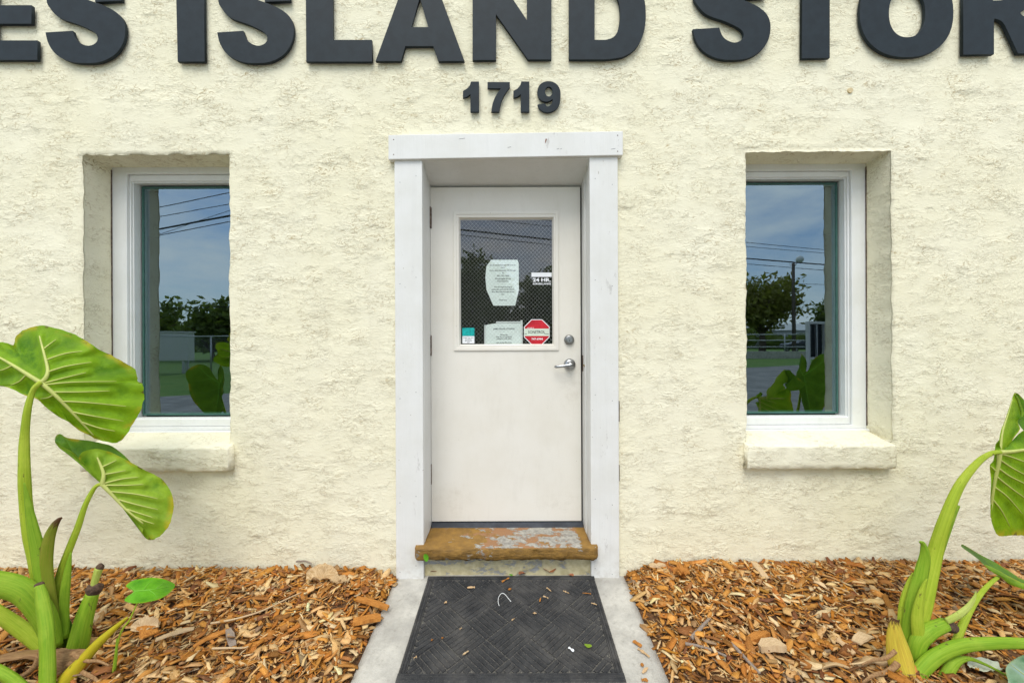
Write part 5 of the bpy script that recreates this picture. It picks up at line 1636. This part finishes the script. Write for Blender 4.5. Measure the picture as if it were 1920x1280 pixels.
loft('leaf_lobe', Z8([(328, 50), (350, 58), (372, 80), (400, 110), (450, 150), (520, 200)]), Z8([(330, 62), (352, 110), (368, 190), (345, 225), (400, 290), (480, 290)]), -.48, -.50, M['leaf_top'], rp)
olD_t = Z8([(6, 965), (16, 960), (60, 984), (120, 1020), (200, 1062), (280, 1110), (340, 1150), (384, 1172), (470, 1200), (560, 1230)])
olD_b = Z8([(6, 970), (22, 986), (60, 1012), (110, 1050), (150, 1090), (200, 1130), (240, 1152), (290, 1190), (384, 1228), (560, 1300)])
loft('leaf', olD_t, olD_b, -.36, -.45, M['leaf_top'], rp, bow=.012, label='low folded leaf pointing left, cut by the right edge')
olD_t2 = Z8([(150, 1080), (220, 1110), (300, 1155), (384, 1195), (470, 1230), (560, 1280)])
olD_b2 = Z8([(150, 1090), (200, 1130), (242, 1154), (300, 1200), (384, 1232), (560, 1320)])
loft('leaf_lobe', olD_t2, olD_b2, -.452, -.47, M['leaf_pale'], rp, bow=-.006)

stalk('petiole', [(1700, 1262, -.62, 34), (1718, 1180, -.60, 37), (1735, 1110, -.585, 35), (1752, 1040, -.565, 29), (1770, 980, -.575, 24), (1798, 912, -.575, 19), (1832, 868, -.575, 14), (1858, 850, -.575, 11), (1876, 847, -.573, 9)], M['stalk'], rp)
blade('sheath', [(1726, 1160, -.55, 34), (1752, 1075, -.545, 30), (1772, 1015, -.535, 26), (1790, 965, -.52, 20), (1799, 948, -.515, 8)], M['stalk_deep'], rp, .6)
blade('sheath', [(1712, 1218, -.625, 30), (1724, 1140, -.62, 31), (1738, 1075, -.61, 26), (1741, 1045, -.605, 20), (1734, 1022, -.60, 10), (1724, 1015, -.60, 2)], M['stalk_deep'], rp, .8, label='pointed dark green sheath in front')
blade('sheath', [(1697, 1200, -.60, 20), (1704, 1140, -.595, 23), (1713, 1098, -.59, 18), (1717, 1075, -.59, 8)], M['stalk'], rp, .7)
blade('sheath', [(1735, 1215, -.66, 26), (1728, 1160, -.645, 22), (1733, 1110, -.635, 12), (1738, 1085, -.63, 2)], M['stalk'], rp, .8)
for (q_, w_) in (([(1690, 1245), (1668, 1262), (1640, 1268), (1618, 1282)], 14), ([(1722, 1268), (1740, 1284), (1760, 1290)], 12), ([(1682, 1222), (1662, 1236), (1640, 1238), (1616, 1246)], 9)):
    blade('dry_strip', [(x_, y_, -.69 - .010 * i_, w_ * (1 - .22 * i_)) for i_, (x_, y_) in enumerate(q_)], M['dry_leaf'], rp, .9)
st3 = stalk('cut_stub', [(1716, 1240, -.64, 32), (1722, 1205, -.64, 35), (1740, 1184, -.635, 34), (1772, 1170, -.62, 27)], M['stalk_deep'], rp)
stalk('cut_end', [(1769, 1171, -.62, 27), (1776, 1172, -.615, 30), (1786, 1176, -.61, 24), (1794, 1177, -.605, 12)], M['cut'], st3)
stalk('shoot', [(1774, 1164, -.63, 15), (1792, 1156, -.625, 17), (1812, 1141, -.62, 15), (1826, 1122, -.615, 9), (1830, 1108, -.61, 2)], M['stalk_pale'], st3, .5)
stalk('petiole', [(1772, 1290, -.64, 26), (1780, 1240, -.63, 20), (1792, 1205, -.61, 17), (1808, 1165, -.58, 14), (1830, 1125, -.54, 11), (1852, 1098, -.50, 9), (1872, 1081, -.455, 7)], M['stalk'], rp)
stalk('petiole', [(1690, 1300, -.70, 40), (1722, 1262, -.685, 33), (1752, 1232, -.675, 31), (1796, 1212, -.68, 29), (1850, 1206, -.70, 26), (1920, 1206, -.73, 23), (2000, 1212, -.76, 20)], M['stalk_deep'], rp)
stalk('petiole', [(1762, 1300, -.70, 26), (1774, 1266, -.69, 25), (1790, 1242, -.685, 20), (1815, 1234, -.685, 10), (1850, 1246, -.69, 6), (1888, 1266, -.70, 4)], M['stalk_deep'], rp)
blade('dry_sheath', [(1716, 1290, -.72, 32), (1704, 1250, -.70, 48), (1690, 1205, -.68, 36), (1683, 1172, -.67, 20), (1684, 1162, -.668, 14)], M['sheath_yellow'], rp, .7, label='yellow and brown dried sheath at the base')
olE = [(1886, 1252), (1900, 1236), (1925, 1226), (1960, 1232), (1975, 1262), (1960, 1300), (1920, 1318), (1893, 1300), (1890, 1275)]
leaf(olE, (1925, 1268), lambda px, py: -.77 + (1268 - py) * .0018, M['leaf_blue'], rp, ribs=[[(1960, 1300), (1925, 1268), (1895, 1245)]], vein_mat=M['vein'], rings=8, quilt=.003, vw=(3, 2))

hr, hl = heart_ribs(2235, 790, .95, -.06)
leaf(heart(2235, 790, .95, -.06), (2235, 790), lambda px, py: -.75 + .000006 * (px - 2235) ** 2 + .0002 * np.abs(py - 790), M['leaf_top'], rp, ribs=hr, laterals=hl, vein_mat=M['vein_bright'], rings=14, quilt=.006, vw=(6, 2.5), label='heart shaped leaf beyond the right edge, seen only as a reflection in the right window')
stalk('petiole', [(1990, 1380, -.72, 30), (2080, 1180, -.73, 22), (2190, 980, -.745, 16), (2230, 860, -.757, 11), (2235, 794, -.754, 9)], M['stalk'], rp)

dl = loft('dry_leaf', [(1500, 1238), (1530, 1243), (1562, 1237), (1595, 1241), (1625, 1228), (1650, 1231), (1692, 1206)], [(1500, 1243), (1535, 1256), (1566, 1249), (1602, 1257), (1635, 1243), (1660, 1250), (1700, 1236)], -.62, -.66, M['dry_pale'], None, bow=-.02)
dl['label'] = 'long curled tan dry leaf trailing left from the right plant'; dl['category'] = 'dry leaf'
dl = loft('dry_leaf', [(1610, 1268), (1640, 1262), (1668, 1258), (1690, 1268)], [(1640, 1284), (1660, 1290), (1690, 1300), (1712, 1306)], -.66, -.70, M['dry_leaf'], None, bow=-.02)
dl['label'] = 'dark brown dry leaf tucked under the base of the right plant'; dl['category'] = 'dry leaf'


# ------------------------------------------------------------------ across the street (seen in the glass)
def RX(px, py, D):
    """world point whose mirror image in the window glass appears at px, py, total path depth D"""
    a, b_ = ray(px, py)
    return Vector((a * D, 2.6 - D, CZ + b_ * D))


def tree(x, y, h, r, seed, label, crown='crown', trunk_h=None, n=2600, leafsize=.22):
    rt = empty('tree', (x, y, GZ), label, 'tree')
    rr = np.random.default_rng(seed)
    th = trunk_h or h * .35
    mb = MB()
    mb.tube([(x, y, GZ - .1), (x + .08, y, GZ + th * .5), (x - .05, y + .05, GZ + th), (x, y, GZ + h * .75)], [r * .075, r * .06, r * .05, r * .015], 8)
    for k in range(6):
        a = k * 1.05 + seed
        mb.tube([(x, y, GZ + th * .9), (x + math.cos(a) * r * .4, y + math.sin(a) * r * .4, GZ + th + (h - th) * .35), (x + math.cos(a) * r * .75, y + math.sin(a) * r * .75, GZ + th + (h - th) * .5)], [r * .035, r * .022, r * .006], 6)
    mb.obj('trunk', M['bark'], rt, smooth=True)
    nc = 34
    u = rr.normal(0, 1, (nc, 3)); u /= np.linalg.norm(u, axis=1)[:, None]
    cen = u * rr.uniform(.35, 1.0, (nc, 1)) * np.array([r * .8, r * .8, (h - th) * .45]) + np.array([x, y, GZ + th + (h - th) * .5])
    ci = rr.integers(0, nc, n)
    p = cen[ci] + rr.normal(0, 1, (n, 3)) * r * .13
    d1 = rr.normal(0, 1, (n, 3)); d1 /= np.linalg.norm(d1, axis=1)[:, None]
    d2 = np.cross(d1, rr.normal(0, 1, (n, 3))); d2 /= np.linalg.norm(d2, axis=1)[:, None]
    s = (leafsize * rr.uniform(.6, 1.3, n))[:, None]
    vv = np.stack([p - d1 * s, p + d2 * s * .45, p + d1 * s, p - d2 * s * .45], 1).reshape(-1, 3)
    fs = np.arange(n * 4).reshape(n, 4)
    mobj('crown', vv, fs, M[crown], rt, attr={'margin': np.zeros(n * 4)})
    return rt


tr = [(28.0, -42, 8.6, 5.4, 3, 'broad olive green tree reflected in the right window', 'crown_olive', 2.4, 5200, .3),
      (35.5, -42, 6.0, 2.3, 5, 'small spiky tree reflected right of the lamp pole', 'crown', 1.5, 1500, .25),
      (-30, -30, 5.6, 3.2, 7, 'dark tree reflected at the left side of the left window', 'crown', .8, 3000, .3),
      (-24.5, -30, 4.9, 2.8, 8, 'dark rounded tree reflected in the middle of the left window', 'crown', .7, 2600, .3),
      (-20, -31, 5.2, 3.0, 9, 'dark tree reflected at the right side of the left window', 'crown', .7, 2600, .3),
      (-1.5, -13.5, 5.3, 1.9, 11, 'leafy tree reflected in the left half of the door glass', 'crown', 1.0, 5200, .17),
      (0.9, -14.6, 4.5, 1.9, 12, 'lower dark tree reflected in the middle of the door glass', 'crown', .6, 4600, .17)]
for a in tr: tree(*a)
# plume of tan dry grass in front of the trees
rr = np.random.default_rng(5)
n = 420
a0 = rr.uniform(0, 6.28, n); tl = rr.uniform(.1, .75, n); h0 = rr.uniform(.9, 2.0, n)
b0 = np.stack([0.65 + rr.normal(0, .12, n), -11.2 + rr.normal(0, .12, n), np.full(n, GZ)], 1)
t0 = b0 + np.stack([np.cos(a0) * tl, np.sin(a0) * tl, h0], 1)
m0 = b0 + (t0 - b0) * np.array([.35, .35, .6])
sd = np.stack([-np.sin(a0), np.cos(a0), a0 * 0], 1) * .014
vv = np.stack([b0 - sd, b0 + sd, m0 + sd, m0 - sd, t0 + sd * 2.5, t0 - sd * 2.5], 1).reshape(-1, 3)
fs = [(k * 6, k * 6 + 1, k * 6 + 2, k * 6 + 3) for k in range(n)] + [(k * 6 + 3, k * 6 + 2, k * 6 + 4, k * 6 + 5) for k in range(n)]
mobj('grass_clump', vv, fs, simple('dry_grass', (0.30, 0.24, 0.14), 0.9), label='tan plume of tall dry grass reflected in the lower door glass', cat='grass')
# far wood along the horizon
rr = np.random.default_rng(9)
n = 9000
ang = rr.uniform(-1.25, 1.25, n)
Dd = rr.uniform(75, 90, n)
hgt = 3.6 + 3.0 * fbm(ang * 14, ang * 0 + 2, 81, 3)
p = np.stack([np.sin(ang) * Dd, -np.cos(ang) * Dd, GZ + rr.uniform(0, 1, n) ** .8 * np.maximum(hgt, 1.5)], 1)
d1 = rr.normal(0, 1, (n, 3)); d1 /= np.linalg.norm(d1, axis=1)[:, None]
d2 = np.cross(d1, rr.normal(0, 1, (n, 3))); d2 /= np.linalg.norm(d2, axis=1)[:, None]
s = rr.uniform(.5, 1.1, n)[:, None]
vv = np.stack([p - d1 * s, p + d2 * s * .6, p + d1 * s, p - d2 * s * .6], 1).reshape(-1, 3)
mobj('far_wood', vv, np.arange(n * 4).reshape(n, 4), M['crown'], attr={'margin': np.zeros(n * 4)}, label='dark line of distant trees reflected in the glass', kind='stuff')

# lamp pole and its lamp
b = RX(1490, 655, 40); tp = RX(1486, 493, 40)
lpole = empty('lamp_pole', (b.x, b.y, GZ), 'tall dark pole with a round lamp reflected in the right window', 'lamp post')
MB().tube([(b.x, b.y, GZ - .2), (b.x, b.y, GZ + 4), (b.x, b.y, tp.z)], [.19, .17, .14], 10).obj('pole', M['pole'], lpole, smooth=True)
MB().tube([(b.x, b.y, tp.z - .5), (b.x + .35, b.y + .1, tp.z + .1), (b.x + .6, b.y + .15, tp.z + .15)], .05, 8).obj('bracket', M['steel'], lpole, smooth=True)
lm = MB()
lc = (b.x + .55, b.y + .15, tp.z + .35)
pts = [(lc[0], lc[1], lc[2] - .34), (lc[0], lc[1], lc[2] - .2), (lc[0], lc[1], lc[2]), (lc[0], lc[1], lc[2] + .22), (lc[0], lc[1], lc[2] + .34)]
lm.tube(pts, [.14, .30, .36, .27, .06], 14).obj('lamp', M['metal_wall'], lpole, smooth=True)

# utility pole and the street wires
up = empty('utility_pole', (-11.3, -15.8, GZ), 'timber utility pole carrying the wires reflected above the left window', 'utility pole')
MB().tube([(-11.3, -15.8, GZ - .2), (-11.3, -15.8, 9.2)], [.17, .12], 10).obj('pole', M['pole'], up, smooth=True)
MB().box(-11.45, -11.15, -16.9, -14.7, 8.3, 8.45).obj('crossarm', M['pole'], up)


def cable(a, b_, sag, r, label):
    A, B = Vector(a), Vector(b_)
    q = [A.lerp(B, i / 20) + Vector((0, 0, -sag * 4 * (i / 20) * (1 - i / 20))) for i in range(21)]
    MB().tube(q, r, 5).obj('overhead_wire', M['cable'], label=label, cat='wire', group='overhead wires across the street')


pa = [(-11.3, -15.6, 8.5), (-11.3, -16.6, 8.4), (-11.3, -15.8, 7.5), (-11.3, -15.9, 7.3)]
for k, (A, dz, r_) in enumerate(zip(pa, (.0, .1, .0, -.35), (.02, .018, .045, .02))):
    cable(A, (62, -39.6 - k * .3, A[2] + dz + .4), .7, r_, ('uppermost', 'second', 'thickest', 'lowest')[k] + ' dark overhead wire reflected across the door glass and right window')
    cable(A, (-48, -26.5 - k * .3, A[2] + dz), .5, r_, ('uppermost', 'second', 'thickest', 'lowest')[k] + ' dark overhead wire reflected across the top of the left window')
cable((-36, -25, 3.6), (-10, -21, 3.7), .15, .02, 'low dark overhead wire reflected above the trees in the left window')
cable((-11.3, -15.8, 8.0), (-34, -16.5, 1.2), .1, .012, 'thin slanting stay wire reflected in the left window')
cable((28.1, -37.4, 7.0), (62, -40, 8.2), .5, .025, 'overhead wire reflected right of the lamp pole')

# chain link fence, left
fc = empty('chain_link_fence', (-12, -15.5, GZ), 'grey chain link fence reflected in the left window', 'fence')
for x in np.arange(-19, -4.9, 2.8):
    MB().tube([(x, -15.5 - (x + 12) * .3, GZ), (x, -15.5 - (x + 12) * .3, 1.62)], .035, 8).obj('post', M['steel'], fc, smooth=True)
fl = lambda x: -15.5 - (x + 12) * .3
MB().tube([(-19, fl(-19), 1.6), (-5, fl(-5), 1.6)], .025, 8).obj('top_rail', M['steel'], fc, smooth=True)
mb = MB()
for sg in (1, -1):
    for k in range(-16, 135):
        x0 = -19 + k * .11
        za, zb3 = GZ + .05, 1.58
        x1 = x0 + sg * (zb3 - za)
        xa, xb = x0, x1
        if min(xa, xb) < -19 or max(xa, xb) > -5: continue
        mb.tube([(xa, fl(xa), za), (xb, fl(xb), zb3)], .003, 3, cap=False)
mb.obj('wire_mesh', M['steel'], fc, kind='stuff')
# white storage box behind the fence
wb = empty('storage_box', (-16.6, -16.2, GZ), 'white metal storage box reflected behind the fence in the left window', 'storage box')
MB().box(-19.6, -15.5, -16.8, -16.4, .45, 1.80).obj('body', M['white_body'], wb, bevel=.02)
MB().box(-19.65, -15.45, -16.85, -16.35, 1.805, 1.86).obj('lid', M['white_body'], wb, bevel=.01)
for x in (-19.3, -15.8):
    for y in (-16.72, -16.48):
        MB().box(x - .05, x + .05, y - .05, y + .05, GZ - .02, .448).obj('leg', M['steel'], wb)
# low concrete wall and pipe rails, right
MB().box(9, 52, -29.7, -29.3, GZ - .1, .42).obj('low_wall', M['concrete'], label='low pale concrete wall reflected across the right window', cat='wall')
pf = empty('pipe_fence', (25, -31, GZ), 'dark horizontal pipe fence reflected in the right window', 'fence')
for x in np.arange(11, 52, 4.0):
    MB().tube([(x, -31, GZ), (x, -31, 1.85)], .05, 8).obj('post', M['steel'], pf, smooth=True)
for z in (.75, 1.3, 1.8):
    MB().tube([(11, -31.08, z), (51, -31.08, z)], .04, 8).obj('rail', M['steel'], pf, smooth=True)
# warehouse
wh = empty('warehouse', (48, -72, GZ), 'long white metal warehouse reflected at the horizon of the right window', 'building')
MB().box(26, 80, -80, -70, GZ - .1, 3.1).obj('wall', M['metal_wall'], wh)
MB().add([(25.5, -69.6, 3.11), (80.5, -69.6, 3.11), (80.5, -75, 4.5), (25.5, -75, 4.5), (80.5, -80.4, 3.11), (25.5, -80.4, 3.11)], [(0, 1, 2, 3), (3, 2, 4, 5), (0, 3, 5), (1, 4, 2), (0, 5, 4, 1)]).obj('roof', M['white_body'], wh)
for k in range(6):
    MB().box(29 + k * 8.5, 33 + k * 8.5, -69.99, -69.9, GZ, 2.6).obj('roller_door', M['steel'], wh)


def car(x, y, mat, label, L=4.4, H=1.45, prof=None):
    rt = empty('parked_car', (x, y, GZ), label, 'car')
    prof = prof or [(-.5, .28), (-.5, .62), (-.47, .70), (-.25, .76), (-.10, 1.0), (.22, 1.0), (.38, .78), (.49, .70), (.5, .30)]
    vs = []; n = len(prof)
    for (sy, k) in ((-.85, 1), (.85, 1)):
        for (u, h) in prof: vs.append((x + u * L, y + sy * (1 if h < .8 else .84), GZ + h * H))
    fs = [tuple(range(n)), tuple(reversed(range(n, 2 * n)))] + [(i, n + i, n + (i + 1) % n, (i + 1) % n) for i in range(n)]
    mobj('body', vs, fs, mat, rt, bevel=.05)
    MB().add([(x - .22 * L, y + .80, GZ + .80 * H), (x + .34 * L, y + .80, GZ + .80 * H), (x + .21 * L, y + .745, GZ + .96 * H), (x - .095 * L, y + .745, GZ + .96 * H),
              (x - .22 * L, y + .70, GZ + .80 * H), (x + .34 * L, y + .70, GZ + .80 * H), (x + .21 * L, y + .66, GZ + .96 * H), (x - .095 * L, y + .66, GZ + .96 * H)],
             [(0, 1, 2, 3), (7, 6, 5, 4), (0, 4, 5, 1), (1, 5, 6, 2), (2, 6, 7, 3), (3, 7, 4, 0)]).obj('window', M['wind'], rt)
    for u in (-.31, .31):
        for sy in (-.74, .74):
            MB().disc((x + u * L, GZ + .32), .32, y + sy - .1, y + sy + .14, 20).obj('wheel', M['tyre'], rt)
            MB().disc((x + u * L, GZ + .32), .19, y + sy + .13, y + sy + .15, 14).obj('hubcap', M['steel'], rt)
    return rt


car(36, -47, M['dark_body'], 'dark parked car reflected behind the pipe fence in the right window')
car(43, -48, M['white_body'], 'white parked car reflected right of the dark car')
# tall white truck rack close to the road
tk = empty('equipment_rack', (15.3, -17.5, GZ), 'tall white framed rack reflected at the inner edge of the right window', 'rack')
a0, a1 = RX(1519, 602, 20), RX(1560, 672, 20)
x0, x1, z0, z1 = a0.x, a0.x + .95, .35, a0.z
MB().box(x0, x0 + .10, -17.6, -17.4, GZ - .02, z1).obj('post', M['white_body'], tk)
MB().box(x1 - .10, x1, -17.6, -17.4, GZ - .02, z1).obj('post', M['white_body'], tk)
MB().box(x0 + .101, x1 - .101, -17.6, -17.4, z1 - .12, z1).obj('top_rail', M['white_body'], tk)
MB().box(x0 + .101, x1 - .101, -17.58, -17.42, z0, z0 + .1).obj('bottom_rail', M['white_body'], tk)
MB().box(x0 + .105, x1 - .105, -17.75, -17.62, z0 + .105, z1 - .125).obj('dark_panel', M['wind'], tk)
MB().box(x0 + .45, x0 + .50, -17.56, -17.45, z0 + .101, z1 - .161).obj('bar', M['steel'], tk)
